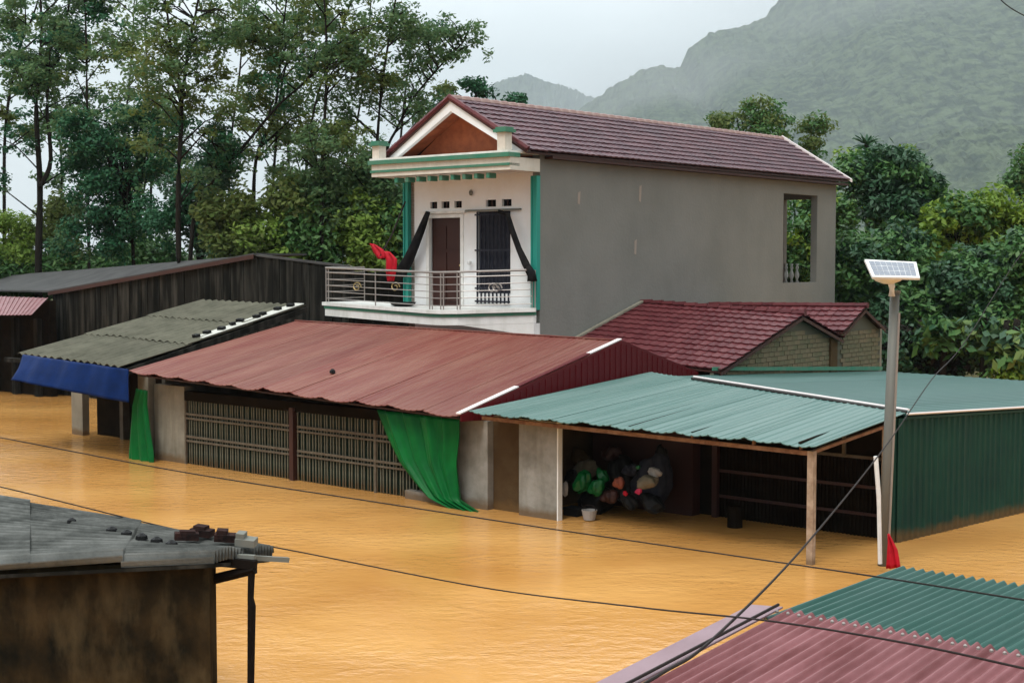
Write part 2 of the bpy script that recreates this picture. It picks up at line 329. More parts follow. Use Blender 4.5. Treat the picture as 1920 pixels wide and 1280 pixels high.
ridge('far_mountain', [(800, 420), (830, 330), (850, 230), (870, 180), (930, 147), (985, 132), (1040, 152), (1105, 172), (1300, 230), (1600, 330)], 6600, 5000, 8200, 52)
ridge('hillside', [(1400, 440), (1500, 400), (1620, 330), (1700, 275), (1760, 250), (1850, 236), (1920, 230), (2100, 200), (2400, 300)], 2080, 1200, 2800, 24, 200, 40)

# ------------------------------------------------------------ the two-storey house
FU0, FU1, FV = -25.05, -20.7, 25.7; UC = (FU0 + FU1) / 2; BV = 40.8
H = Thing('tall_house', (UC, FV, 0), 'narrow two storey house with grey rendered side wall, cream front and dark red tiled roof', 'house')
w = MB(); a0, a1, b0, b1 = 37.4, 39.55, 3.85, 6.55; t = .22
for q in [((FU1 - t, FV, -1), (FU1, a0, 7.08)), ((FU1 - t, a0, -1), (FU1, a1, b0)), ((FU1 - t, a0, b1), (FU1, a1, 7.08)), ((FU1 - t, a1, -1), (FU1, BV, 7.08))]: w.box(*q)
H.part('side_wall', w, 'render_grey')
w = MB().box((FU0, FV, -1), (FU0 + t, BV, 7.08)).box((FU0 + t, BV - t, -1), (FU1 - t, BV, 3.8)).box((FU0 + t, BV - t, 6.5), (FU1 - t, BV, 7.08)).box((FU0 + t, 37, -1), (FU1 - t, 37.2, 7.08)).box((FU0 + t, 37.2, 3.2), (FU1 - t, BV - t, 3.35))
w.box((-22.6, BV - t, 3.8), (-22.45, BV, 6.5))
H.part('rear_wall', w, 'render_warm')
for px_, py_, h_ in ((1085, 370, .3), (1200, 362, .42), (1191, 462, .38)):
    p = atu(px_, py_, FU1); H.part('plaster_patch', MB().prism([(FU1 + .002, p.y - .05, p.z - h_ / 2), (FU1 + .002, p.y + .04, p.z - h_ / 2 - .03), (FU1 + .002, p.y + .07, p.z + h_ / 2), (FU1 + .002, p.y - .04, p.z + h_ / 2 - .04)], (.004, 0, 0)), 'render_warm')
# front wall with real openings for door, window and vents
f0, f1 = FV, FV + t
def fx(px): return atv(px, 480, FV).x
def fz(px, py): return atv(px, py, FV).z
dL, dR = fx(804), fx(866); wL, wR = fx(894), fx(957); dT = 5.62; wT, wB = 5.72, 3.72
vents = [(fx(807), fx(820)), (fx(828), fx(843)), (fx(852), fx(866)), (fx(911), fx(930)), (fx(941), fx(959))]
va, vb = 5.83, 6.0
w = MB().box((FU0, f0, -1), (FU1 - t, f1, 3.3)).box((FU0, f0, 3.3), (dL, f1, dT)).box((dR, f0, 3.3), (wL, f1, dT)).box((wL, f0, 3.3), (wR, f1, wB)).box((wR, f0, 3.3), (FU1 - t, f1, dT))
w.box((FU0, f0, dT), (wL, f1, va)).box((wR, f0, dT), (FU1 - t, f1, va)).box((wL, f0, wT), (wR, f1, va)).box((FU0, f0, vb), (FU1 - t, f1, 6.9))
xs = [FU0] + [x for v_ in vents for x in v_] + [FU1 - t]
for i in range(0, len(xs), 2): w.box((xs[i], f0, va), (xs[i + 1], f1, vb))
H.part('front_wall', w, 'cream')
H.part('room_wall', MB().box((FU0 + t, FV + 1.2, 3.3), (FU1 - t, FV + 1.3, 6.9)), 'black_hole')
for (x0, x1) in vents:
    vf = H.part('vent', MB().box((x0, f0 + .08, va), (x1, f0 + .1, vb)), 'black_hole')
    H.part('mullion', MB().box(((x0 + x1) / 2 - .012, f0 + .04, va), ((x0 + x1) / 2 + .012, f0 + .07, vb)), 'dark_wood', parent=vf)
d = H.part('door', MB().box((dL + .03, f0 + .1, 3.35), (dR - .03, f0 + .15, dT - .03)), 'dark_wood')
for i in range(3):
    for j in range(2):
        x0 = lerp(dL + .1, dR - .08, j / 2); z0 = lerp(3.5, dT - .15, i / 3)
        H.part('door_panel', MB().box((x0, f0 + .075, z0), (x0 + (dR - dL) / 2 - .14, f0 + .1, z0 + (dT - 3.65) / 3 - .08)), 'dark_wood', parent=d)
H.part('door_handle', MB().lathe((dR - .12, f0 + .06, 4.4), [(.01, -.03), (.03, 0), (.01, .03)], 8), 'brass', parent=d)
H.part('door_frame', MB().box((dL - .07, f0 - .03, 3.35), (dL + .03, f0 + .06, dT + .05)).box((dR - .03, f0 - .03, 3.35), (dR + .07, f0 + .06, dT + .05)).box((dL + .03, f0 - .03, dT - .03), (dR - .03, f0 + .06, dT + .05)), 'white_paint')
H.part('door_sill_ledge', MB().box((dL - .2, f0 - .09, dT + .08), (dR + .16, f0 - .002, dT + .14)), 'white_paint')
H.part('window_ledge', MB().box((wL - .3, f0 - .09, wT + .005), (wR + .35, f0 - .002, wT + .05)), 'grey_plank')
wn = H.part('window', MB().box((wL, f0 + .1, wB), (wR, f0 + .14, wT)), 'blue_black')
for i in range(9):
    x = lerp(wL + .04, wR - .04, i / 8); H.part('window_bar', MB().bar((x, f0 - .03, wB - .25), (x, f0 - .03, wT - .02), .028), 'blue_black', parent=wn)
for z in (wB - .22, wB + .1, 4.75, wT - .1): H.part('window_rail', MB().box((wL - .02, f0 - .06, z), (wR + .02, f0 - .04, z + .04)), 'blue_black', parent=wn)
for x0, x1 in ((FU0 - .04, FU0 + .11), (FU1 - .16, FU1 + .012)):
    p = H.part('corner_pilaster', MB().box((x0, FV - .12, 3.35), (x1, FV - .002, 6.52)), 'aqua')
    H.part('pilaster_edge', MB().box((x1 - .03, FV - .15, 3.35), (x1 + .015, FV - .12, 6.52)).box((x0 - .005, FV - .15, 3.35), (x0 + .03, FV - .12, 6.52)), 'aqua', parent=p)
H.part('wall_lamp', MB().lathe((fx(885), f0 - .1, 4.47), [(.01, -.06), (.06, -.03), (.06, .03), (.01, .06)], 10), 'pole_white')
H.part('bell_lamp', MB().lathe((fx(886), f0 - .06, 6.2), [(.03, -.08), (.05, 0), (.02, .06)], 8), 'grey_plank')
# entablature slab, posts, dentils
SV = 24.45
e = H.part('canopy_slab', MB().box((-25.1, SV, 6.6), (FU1 + .12, FV - .15, 6.9)), 'cream_light')
for z0, z1, o_ in ((6.9, 7.0, .07), (6.7, 6.76, .03)): H.part('canopy_moulding', MB().box((-25.1 - o_, SV - o_, z0), (FU1 + .12 + (o_ if z0 > 6.8 else 0) * .3, SV + .35, z1)), 'green_trim', parent=e)
H.part('canopy_cap', MB().box((-25.13, SV - .04, 7.0), (FU1 + .1, FV - .16, 7.05)), 'white_paint', parent=e)
for i in range(9):
    x = lerp(-24.3, -21.3, i / 8); H.part('bracket', MB().box((x - .05, SV - .0 + .05, 6.44), (x + .05, SV + .3, 6.56)), 'green_trim', parent=e)
for x, h_ in ((-20.86, .42), (-24.97, .32)):
    p = H.part('parapet_post', MB().box((x - .12, SV + .02, 7.05), (x + .12, SV + .26, 7.05 + h_)), 'cream_light')
    H.part('post_cap', MB().box((x - .19, SV - .05, 7.05 + h_), (x + .19, SV + .33, 7.12 + h_)).box((x - .15, SV - .01, 7.12 + h_), (x + .15, SV + .29, 7.17 + h_)), 'green_trim', parent=p)
# gable front: white frame, deep brown plank soffit
GZ, EZ, GV = 8.4, 7.05, 24.95; EU0, EU1 = UC - 2.3, UC + 2.42
fr = MB(); wd = .24
sl = Vector((EU1 - UC, 0, EZ - GZ)).normalized()
for sx in (-1, 1):
    e_ = Vector((EU1 if sx > 0 else EU0, GV, EZ)); g_ = Vector((UC, GV, GZ))
    fr.prism([g_, e_, e_ - Vector((sx * .38, 0, 0)), g_ - Vector((0, 0, wd * 1.15))], (0, .12, 0))
H.part('gable_frame', fr, 'cream')
gw = H.part('gable_wall', MB().prism([(FU0 + .1, FV + .02, 7.0), (FU1 - .1, FV + .02, 7.0), (UC, FV + .02, 8.4)], (0, .1, 0)), 'soffit')
# lining boards under the projecting roof
for sx, ee in ((-1, EU0), (1, EU1)):
    for i in range(8):
        t0, t1 = i / 8 + .004, (i + 1) / 8 - .004
        A = Vector((UC, GV + .13, GZ - .1)); B = Vector((ee - sx * .1, GV + .13, EZ - .02)); p0, p1 = lerp(A, B, t0), lerp(A, B, t1)
        H.part('soffit_board', MB().prism([p0, p1, p1 + Vector((0, .62, 0)), p0 + Vector((0, .62, 0))], (0, 0, -.03)), 'soffit')
# tiled roof
def tile_mesh(name, m, w, l):
    k = MB(); prof = [(0, .0), (.14, .012), (.3, .016), (.5, .004), (.75, .0), (1, .002)]
    vs = []; n_ = len(prof)
    for y, dz in ((0, .036), (l, 0)):
        for a, h_ in prof: vs.append((a * w, y, h_ + dz))
    for a, h_ in prof: vs.append((a * w, 0, h_ + .036 - .034))
    fs = [(i, i + 1, n_ + i + 1, n_ + i) for i in range(n_ - 1)] + [(2 * n_ + i, 2 * n_ + i + 1, i + 1, i) for i in range(n_ - 1)]
    k.poly(vs, fs); return k.mesh(name, m)
def tile_slope(th, part, eL, eR, rR, rL, tw, tl, m, limit, order='right', skip=None):
    """eave left/right, ridge right/left (seen from the eave side); tiles rest on the slope"""
    eL, eR, rR, rL = map(Vector, (eL, eR, rR, rL)); L_ = (eR - eL).length; Sg = ((rL - eL).length + (rR - eR).length) / 2
    nc = int(L_ / tw); nr = int(Sg / tl); tw = L_ / nc; tl = Sg / nr; me = tile_mesh('roof_tile', m, tw * 1.02, tl * 1.12)
    cells = [(i, j) for i in range(nc) for j in range(nr) if not (skip and skip((i + .5) / nc, (j + .5) / nr))]
    if order == 'left': cells.sort(key=lambda c: c[0])
    elif order == 'right': cells.sort(key=lambda c: -c[0])
    rest = MB()
    nrm0 = (eR - eL).cross(rL - eL).normalized()
    for q, (i, j) in enumerate(cells):
        p = lerp(lerp(eL, eR, i / nc), lerp(rL, rR, i / nc), j / nr); X = (eR - eL).normalized()
        Y = (lerp(rL, rR, i / nc) - lerp(eL, eR, i / nc)).normalized(); Zn = X.cross(Y).normalized(); X = Y.cross(Zn)
        p = p + Zn * (.012 + random.uniform(0, .008)); yaw = random.uniform(-.02, .02)
        mt = Matrix.Translation(p) @ Matrix((X, Y, Zn)).transposed().to_4x4() @ Matrix.Rotation(yaw, 4, 'Z')
        if q < limit: th.inst('roof_tile', me, mt, part)
        else: rest.poly([mt @ v_.co for v_ in me.vertices], [tuple(f_.vertices) for f_ in me.polygons])
    if rest.f: th.part('far_roof_tiles', rest, m, parent=part, kind='stuff')
RV0, RV1 = 24.9, 41.15; rz1 = 8.5
rf = H.part('roof', MB().prism([(EU1, RV0, EZ - .06), (EU1, RV1, EZ - .02), (UC, RV1, rz1 - .04), (UC, RV0, GZ - .03)], (0, 0, .05)).prism([(UC, RV0, GZ - .03), (UC, RV1, rz1 - .04), (EU0, RV1, EZ - .02), (EU0, RV0, EZ - .06)], (0, 0, .05)), 'dark_wood')
tile_slope(H, rf, (EU1 + .04, RV0, EZ), (EU1 + .04, RV1, EZ + .04), (UC, RV1, rz1 + .03), (UC, RV0, GZ + .03), .24, .27, 'tile_purple', 300, 'left')
tile_slope(H, rf, (EU0 - .04, RV1, EZ + .04), (EU0 - .04, RV0, EZ), (UC, RV0, GZ + .03), (UC, RV1, rz1 + .03), .24, .27, 'tile_purple', 0)
cap = MB().lathe((0, 0, 0), [(.0, 0), (.0, 0)], 3) if False else None
cm = MB(); cm.tube([(0, 0, 0), (0, .36, .012)], [.085, .095], 8); cme = cm.mesh('ridge_cap', 'ridge_tile')
nrc = 46
for i in range(nrc):
    y = lerp(RV0, RV1 - .3, i / (nrc - 1)); z = lerp(GZ, rz1, i / (nrc - 1)) + .03
    H.inst('ridge_cap', cme, Matrix.Translation((UC, y, z)), rf)
vcm = MB().tube([(0, 0, 0), (0, .34, 0)], [.06, .07], 6).mesh('verge_cap', 'tile_red')
for i in range(9):                      # red verge caps down the front gable edge
    for ee in (EU1 + .04, EU0 - .04):
        A = Vector((ee, RV0 + .02, EZ + .05)); B = Vector((UC, RV0 + .02, GZ + .06)); p = lerp(A, B, i / 9); Y = (B - A).normalized(); X = Vector((0, 1, 0)); Zn = X.cross(Y)
        H.inst('verge_cap', vcm, Matrix.Translation(p) @ Matrix((X, Y, Zn)).transposed().to_4x4(), rf)
H.part('rear_verge', MB().prism([(EU1 + .1, RV1, EZ - .02), (EU1 + .1, RV1 + .08, EZ - .02), (UC, RV1 + .08, rz1 + .06), (UC, RV1, rz1 + .06)], (0, 0, .1)), 'white_flash', parent=rf)
H.part('eave_board', MB().box((EU1 - .22, GV + .9, EZ - .13), (EU1 + .02, RV1, EZ - .065)), 'dark_wood', parent=rf)
# rear loggia balusters
bal = [(.035, 0), (.06, .03), (.03, .1), (.075, .22), (.07, .3), (.03, .42), (.055, .5), (.03, .56), (.06, .62)]
for i in range(4):
    H.part('baluster', MB().lathe((-22.0 + i * -.2, BV - .11, 3.8), bal, 10), 'white_paint', smooth=True)
# balcony
bp_ = [Vector((x, y, 0)) for x, y in ((FU1 + .02, FV - .16), (FU1 + .0, 25.45), (-22.1, 24.32), (-22.55, 24.22), (-22.95, 24.25), (-27.35, 24.9), (-27.3, 26.3), (FU0 - .08, 26.3), (FU0 - .08, FV - .16))]
bzs = [3.4, 3.4, 3.35, 3.34, 3.34, 3.43, 3.43, 3.4, 3.38]
def ringoff(k):      # offset outwards, crude: away from the balcony's middle
    c_ = Vector((-23.8, 26.2, 0)); return [p + (p - c_).normalized() * (k if i in (1, 2, 3, 4, 5) else 0) for i, p in enumerate(bp_)]
def slab(z0, z1, off, m, name, par=None):
    q = ringoff(off); n_ = len(q); k = MB()
    lo_ = [Vector((p.x, p.y, bz + z0)) for p, bz in zip(q, bzs)]; hi_ = [Vector((p.x, p.y, bz + z1)) for p, bz in zip(q, bzs)]
    k.poly(lo_ + hi_, [tuple(range(n_)), tuple(range(n_, 2 * n_))[::-1]] + [(i, n_ + i, n_ + (i + 1) % n_, (i + 1) % n_) for i in range(n_)]); return H.part(name, k, m, parent=par)
bl = slab(-.36, -.17, 0, 'white_paint', 'balcony_slab')
slab(-.168, -.09, .03, 'green_trim', 'slab_moulding', bl); slab(-.088, 0, .09, 'white_paint', 'slab_edge', bl)
H.part('bracket_wall', MB().prism([(FU1 + .01, 25.46, 3.035), (-22.1, 24.33, 3.0), (FU1 + .01, 25.46, 2.74)], (0, .22, 0)).box((FU1 - .3, 25.69, 2.6), (FU1 + .01, FV - .002, 3.03)), 'white_paint', parent=bl)
# railing
q = ringoff(-.04)[1:7]; qz = bzs[1:7]
rl = H.part('railing', MB().tube([(p.x, p.y, z + .9) for p, z in zip(q, qz)], .028, 8), 'steel_rail')
for hh in (.78, .6, .44, .28, .1): H.part('rail', MB().tube([(p.x, p.y, z + hh) for p, z in zip(q, qz)], .012 if hh < .7 else .016, 6), 'steel_rail', parent=rl)
for i in range(len(q) - 1):
    a, b = q[i], q[i + 1]; n_ = max(1, round((b - a).length / 2.1))
    for j in range(n_ + (i == len(q) - 2)):
        tt = j / n_; p = lerp(a, b, tt); z = lerp(qz[i], qz[i + 1], tt)
        for dd in ((0, .09) if j == 0 else (0,)): H.part('rail_post', MB().tube([(p.x + dd, p.y, z), (p.x + dd, p.y, z + .9)], .017, 6), 'steel_rail', parent=rl)
def curl(cx, cy, cz, s_, th_, m):       # scroll ornaments in the railing
    pts = []
    for k in range(22):
        a = k / 21 * 2.6 * math.pi; r_ = s_ * (1 - k / 30); pts.append((cx + r_ * math.cos(a), cy + .02, cz + r_ * .8 * math.sin(a)))
    th_.part('scroll', MB().tube(pts, .018, 5), m, parent=rl)
for px_, m_ in ((933, 'steel_rail'), (925, 'steel_rail')):
    p = atv(px_, 540, 24.95); curl(p.x, p.y - .05, p.z, .16, H, m_)
for px_ in (668, 740): p = atv(px_, 538, 24.6); curl(p.x, p.y, p.z, .16, H, 'brass')

def cloth_bundle(name, pts, r0, label, cat, m='dark_cloth', base=None):
    n_ = 14; vs = MB(); P_ = [Vector(p) for p in pts]; rr = [r0[0] + (r0[1] - r0[0]) * i / (len(P_) - 1) for i in range(len(P_))]
    vs.tube(P_, rr, 9)
    vs.v = [(x + random.uniform(-.012, .012), y + random.uniform(-.012, .012), z + random.uniform(-.012, .012)) for x, y, z in vs.v]
    return single(name, vs, m, base or tuple(P_[-1]), label, cat, smooth=True)
v_ = FV - .25
cloth_bundle('gathered_curtain', [atv(803, 398, v_), atv(792, 425, v_), atv(778, 460, v_), atv(764, 490, v_), atv(750, 512, v_)], (.06, .17), 'dark curtain gathered diagonally down to the left of the brown door', 'curtain')
cloth_bundle('gathered_curtain', [atv(935, 396, v_), atv(952, 402, v_), atv(960, 430, v_), atv(972, 465, v_), atv(986, 495, v_), atv(996, 515, v_)], (.05, .09), 'dark curtain pulled aside from the barred window toward the green corner', 'curtain')
cloth_bundle('tied_bundle', [atv(990, 500, v_ - .1), atv(997, 510, v_ - .1), atv(998, 527, v_ - .1)], (.06, .12), 'small dark bundle tied at the right end of balcony rail', 'bundle')
# flagpole with furled red flag
fp = Thing('flagpole', tuple(atv(712, 482, 24.6)), 'thin dark flagpole leaning outward over the balcony with limp red flag', 'flagpole')
fp.part('pole', MB().tube([atv(760, 378, 25.3), atv(735, 440, 24.9), atv(712, 482, 24.6)], .022, 6), 'wire')
def cloth(pL, pR, nx, ny, amp, waves, vdir=(0, 1, 0), tuck=None):
    pL = [Vector(p) for p in pL]; pR = [Vector(p) for p in pR]; V_ = Vector(vdir)
    def along(P_, t_): x = t_ * (len(P_) - 1); i = min(int(x), len(P_) - 2); return lerp(P_[i], P_[i + 1], x - i)
    def fn(a, b_):
        p = lerp(along(pL, b_), along(pR, b_), a); ph = .6 * math.sin(b_ * 3)
        return p + V_ * amp * (math.sin(a * waves * 2 * math.pi + ph) + .4 * math.sin(a * waves * 4.6 * math.pi + 1.3 + b_ * 2))
    return MB().grid(fn, nx, ny, V_ * .004)
fp.part('flag', cloth([atv(692, 456, 24.6), atv(698, 472, 24.6), atv(709, 486, 24.6)], [atv(704, 458, 24.6), atv(718, 468, 24.6), atv(722, 484, 24.6)], 8, 8, .03, 2), 'red_cloth', True)
fp.part('flag', cloth([atv(716, 470, 24.6), atv(722, 488, 24.6), atv(722, 510, 24.6), atv(726, 528, 24.6)], [atv(732, 472, 24.6), atv(744, 486, 24.6), atv(742, 508, 24.6), atv(738, 527, 24.6)], 10, 12, .035, 2), 'red_cloth', True)
single('plastic_basin', MB().lathe(tuple(atv(745, 571, 24.75) + Vector((0, .2, -.04))), [(.2, 0), (.28, .02), (.34, .1), (.3, .1), (.2, .04)], 16), 'black_plastic', tuple(atv(745, 571, 24.75)), 'dark basin lying on the balcony floor beneath the red flag', 'basin')

# ------------------------------------------------------------ red roofed shed with folding gates
RU0, RU1 = -26.5, -16.48
G = Thing('red_roofed_shop', ((RU0 + RU1) / 2, 18.85, 0), 'low shop with broad red metal roof, folding metal gates and flood water at its door', 'shop')
c = [(RU0, 18.2, 2.05), (RU1, 18.2, 1.76), (RU1, 23.12, 2.87), (RU0, 23.12, 3.0)]
gr = G.part('roof', MB().prism([(RU0 + .1, 18.4, 1.93), (RU1 - .06, 18.4, 1.66), (RU1 - .06, 23.1, 2.79), (RU0 + .1, 23.1, 2.9)], (0, 0, .03)), 'dark_wood')
roof_sheets(G, c, .93, .155, .009, 'red_sheet', eave=.014, parent=gr, ny=3, sag=.05, jit=.015, per=6)
roof_sheets(G, [(RU1, 26.0, 2.05), (RU0, 26.0, 2.15), (RU0, 23.14, 3.0), (RU1, 23.14, 2.87)], 1.5, .155, .018, 'red_sheet', parent=gr)
G.part('ridge_flashing', MB().tube([(RU0, 23.12, 3.02), (RU1 - .02, 23.12, 2.89)], .022, 6), 'red_sheet', parent=gr)
G.part('gable_end', MB().prism([(RU1 + .01, 18.2, 1.66), (RU1 + .01, 18.2, 1.77), (RU1 + .01, 23.12, 2.885), (RU1 + .01, 26.0, 2.07), (RU1 + .01, 26.0, 1.5), (RU1 + .01, 19.5, 1.6)], (.02, 0, 0)), 'maroon')
for i in range(40):
    v0 = 18.5 + i * .19; zt = 2.885 - (abs(23.12 - v0) * (.227 if v0 < 23.12 else .283)) - .05
    G.part('cladding_rib', MB().box((RU1 + .031, v0, 1.68), (RU1 + .048, v0 + .04, zt)), 'maroon')
def rake(t0, t1): return lerp(Vector((RU1 + .01, 18.2, 1.79)), Vector((RU1 + .01, 23.12, 2.905)), t0), lerp(Vector((RU1 + .01, 18.2, 1.79)), Vector((RU1 + .01, 23.12, 2.905)), t1)
for t0, t1, m_ in ((0, .33, 'white_flash'), (.335, .78, 'maroon'), (.785, 1, 'white_flash')):
    a, b = rake(t0, t1); G.part('rake_flashing', MB().prism([a, b, b + Vector((-.11, 0, .0)), a + Vector((-.11, 0, .0))], (0, 0, .022)).box((0, 0, -50), (.001, .001, -50.001)) if False else MB().prism([a, b, b + Vector((-.11, 0, 0)), a + Vector((-.11, 0, 0))], (0, 0, .022)), m_, parent=gr)
W0 = 18.85
G.part('plaster_wall', MB().box((-26.45, W0, -1), (-25.34, W0 + .25, 1.72)), 'plaster')
G.part('corner_post', MB().box((-27.0, W0 - .05, -1), (-26.6, W0 + .15, 1.95)), 'plaster')
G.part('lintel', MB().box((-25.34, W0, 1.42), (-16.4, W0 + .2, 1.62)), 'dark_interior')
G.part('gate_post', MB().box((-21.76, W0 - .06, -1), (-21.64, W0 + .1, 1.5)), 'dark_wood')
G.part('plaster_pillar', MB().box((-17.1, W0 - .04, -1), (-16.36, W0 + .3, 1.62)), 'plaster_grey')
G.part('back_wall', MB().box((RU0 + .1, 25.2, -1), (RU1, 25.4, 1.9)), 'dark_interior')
G.part('left_wall', MB().box((RU0, 19.1, -1), (RU0 + .12, 25.2, 2.0)), 'plaster')
G.part('low_wall', MB().box((-18.4, W0 - .1, -1), (-17.1, W0 + .12, .16)), 'plaster_grey')
slat = MB().box((-.011, 0, -.4), (.011, .02, 1.42)).mesh('slat', 'gate_slat'); 
def gate(x0, x1, lbl):
    n_ = int((x1 - x0) / .088)
    for i in range(n_ + 1):
        x = lerp(x0, x1, i / n_) + random.uniform(-.008, .008); G.inst('slat', slat, Matrix.Translation((x, W0 + .02 + .014 * (i % 2), 0)), gt)
    for z in (.5, .6, 1.0, 1.1):
        G.part('gate_bar', MB().box((x0, W0 - .006, z + random.uniform(-.01, .01)), (x1, W0 + .012, z + .045)), 'gate_bar', parent=gt)
for x0, x1 in ((-25.3, -21.82), (-21.58, -17.15)):
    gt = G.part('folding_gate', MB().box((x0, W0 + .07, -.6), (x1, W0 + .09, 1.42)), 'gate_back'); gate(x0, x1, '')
for x in (-25.31, -19.3):
    G.part('gate_stile', MB().box((x - .02, W0 - .012, -.4), (x + .03, W0 + .03, 1.42)), 'gate_bar')
tarpv = 18.55
tv = lambda px, py: atv(px, py, tarpv)
single('green_tarp', cloth([tv(705, 768), tv(722, 815), tv(745, 865), tv(775, 905), tv(800, 932), tv(860, 962)], [tv(862, 786), tv(863, 820), tv(858, 870), tv(862, 910), tv(864, 938), tv(912, 970)], 48, 24, .05, 4.5), 'tarp_green', tuple(tv(860, 962)), 'large green tarp tied back like a curtain across the right folding gate', 'tarp', smooth=True)
tv2 = lambda px, py: atv(px, py, 18.5)
single('green_tarp', cloth([tv2(254, 728), tv2(246, 760), tv2(243, 800), tv2(240, 850), tv2(241, 872)], [tv2(276, 732), tv2(274, 760), tv2(278, 800), tv2(286, 850), tv2(288, 872)], 24, 20, .04, 3), 'tarp_green', tuple(tv2(262, 868)), 'narrow green tarp hanging like a scarf at the left corner of the red roofed shop', 'tarp', smooth=True)
single('metal_bolt_cap', MB().lathe(tuple(quadpt([Vector(p) for p in c], .52, .28)), [(.06, 0), (.06, .05), (.02, .09)], 8), 'black_plastic', tuple(quadpt([Vector(p) for p in c], .52, .28)), 'small dark stone lying alone on the red metal roof', 'stone')

# ------------------------------------------------------------ fibre cement hut with blue tarp
T_ = Thing('grey_hut', (-29, 18.9, 0), 'small hut under a grey corrugated fibre cement roof with blue tarp at the eave', 'hut')
hc = [Vector((-31.05, 18.2, 2.2)), Vector((-26.75, 18.2, 2.08)), Vector((-26.75, 23.7, 3.36)), Vector((-31.0, 23.7, 3.42))]
hr = T_.part('roof', MB().prism([p + Vector((0, .05, -.1)) for p in hc], (0, 0, .04)), 'dark_board')
roof_sheets(T_, hc, .86, .286, .055, 'fibro', 'wave', eave=.008, rows=3, parent=hr, jit=.025, per=6)
T_.part('pale_flashing', MB().prism([quadpt(hc, .90, .42) + Vector((0, 0, .05)), quadpt(hc, .985, .42) + Vector((0, 0, .05)), quadpt(hc, .985, 1) + Vector((0, 0, .05)), quadpt(hc, .90, 1) + Vector((0, 0, .05))], (0, 0, .02)), 'fibro_white', parent=hr)
T_.part('roof_edge_board', MB().prism([hc[1] + Vector((.0, 0, -.16)), hc[1] + Vector((.05, 0, -.16)), hc[2] + Vector((.05, 0, -.16)), hc[2] + Vector((0, 0, -.16))], (0, 0, .14)), 'dark_board', parent=hr)
for u0, v0, w_ in ((-31.95, 20.2, .5), (-30.1, 20.4, .14)):
    T_.part('post', MB().box((u0, v0, -1), (u0 + w_, v0 + .2, 2.5)), 'plaster' if w_ > .3 else 'gate_bar')
T_.part('back_wall', MB().box((-31, 21.6, -1), (-26.9, 21.75, 2.6)), 'dark_board')
T_.part('front_wall', MB().box((-31.4, 20.6, -1), (-26.9, 20.7, 2.3)), 'dark_interior')
T_.part('beam', MB().box((-32, 18.35, 2.0), (-27, 18.5, 2.1)), 'dark_board')
st = MB().box((-.09, -.06, 0), (.09, .06, .07)).mesh('weight_block', 'black_plastic')
for i in range(9):
    p = quadpt(hc, .93 + random.uniform(-.03, .03), .42 + i * .064 + random.uniform(-.012, .012)); o = link('weight_block', st); o.location = world(*p) + Vector((0, 0, .07)); o.rotation_euler = (.23, 0, ROT + random.uniform(-.5, .5))
    tag(o, ['lowest', 'second lowest', 'third from lowest', 'fourth from lowest', 'middle', 'fourth from top', 'third from top', 'second from top', 'topmost'][i] + ' dark block on the right edge of the grey hut roof', 'block', 'dark blocks along the hut roof edge')
single('blue_tarp', cloth([atv(42, 664, 18.15), atv(33, 690, 17.9), atv(20, 712, 17.7)], [atv(240, 692, 18.15), atv(240, 722, 18.1), atv(240, 755, 18.05)], 60, 12, .018, 3.3), 'tarp_blue', tuple(atv(140, 740, 18.1)), 'blue tarp sheet hanging along the front eave of the grey hut', 'tarp', smooth=True)

# ------------------------------------------------------------ dark boarded shed behind
D_ = Thing('dark_shed', (-34, 26, 0), 'long weathered shed of dark vertical boards behind the grey hut', 'shed')
L0, AP, R0 = Vector((-42.1, 26, 3.45)), Vector((-31.47, 26, 4.68)), Vector((-27.6, 26, 4.36))
dw = D_.part('wall', MB().prism([(-42.1, 26.06, -1), (-27.6, 26.06, -1), R0 + Vector((0, .06, -.03)), AP + Vector((0, .06, -.03)), L0 + Vector((0, .06, -.03))], (0, .1, 0)), 'dark_board')
n_ = 46
for i in range(n_):
    x0, x1 = lerp(-42.1, -27.6, i / n_), lerp(-42.1, -27.6, (i + 1) / n_) - .015
    zt = lambda x: (lerp(L0.z, AP.z, (x + 42.1) / 10.63) if x < AP.x else lerp(AP.z, R0.z, (x - AP.x) / (R0.x - AP.x)))
    D_.part('board', MB().prism([(x0, 26.02, -.6), (x1, 26.02, -.6), (x1, 26.02, zt(x1) - .02), (x0, 26.02, zt(x0) - .02)], (0, random.uniform(-.05, -.015), 0)), 'dark_board', parent=dw)
fL, bL = atv(-60, 545, 27.5), atv(-60, 523, 33)
D_.part('roof', MB().prism([AP + Vector((.05, -.12, .0)), L0 + Vector((-.1, -.12, 0)), fL, bL, AP + Vector((-.3, 2.2, .0))], (0, 0, .06)), 'roof_dark')
D_.part('roof_edge', MB().prism([AP + Vector((.05, -.14, -.1)), L0 + Vector((-.1, -.14, -.1)), L0 + Vector((-.1, -.14, .02)), AP + Vector((.05, -.14, .02))], (0, .015, 0)), 'dark_wood')
D_.part('roof_edge', MB().prism([AP + Vector((.05, -.06, -.03)), R0 + Vector((0, -.06, -.03)), R0 + Vector((0, -.06, .03)), AP + Vector((.05, -.06, .03))], (0, .12, 0)), 'roof_dark')
D_.part('side_wall', MB().box((-27.7, 26.2, -1), (-27.6, 29, 4.2)), 'dark_board')
E_ = Thing('far_left_shed', (-44, 25.2, 0), 'dark shed with small red metal lean-to roof at left edge of view', 'shed')
E_.part('wall', MB().box((-56, 25.35, -1), (-41.3, 25.6, 3.2)), 'dark_interior')
rs = [atv(-80, 592, 23.6), atv(60, 590, 23.9), atv(90, 559, 25.3), atv(-80, 553, 25.6)]
roof_sheets(E_, rs, 1.2, .2, .02, 'fg_red')
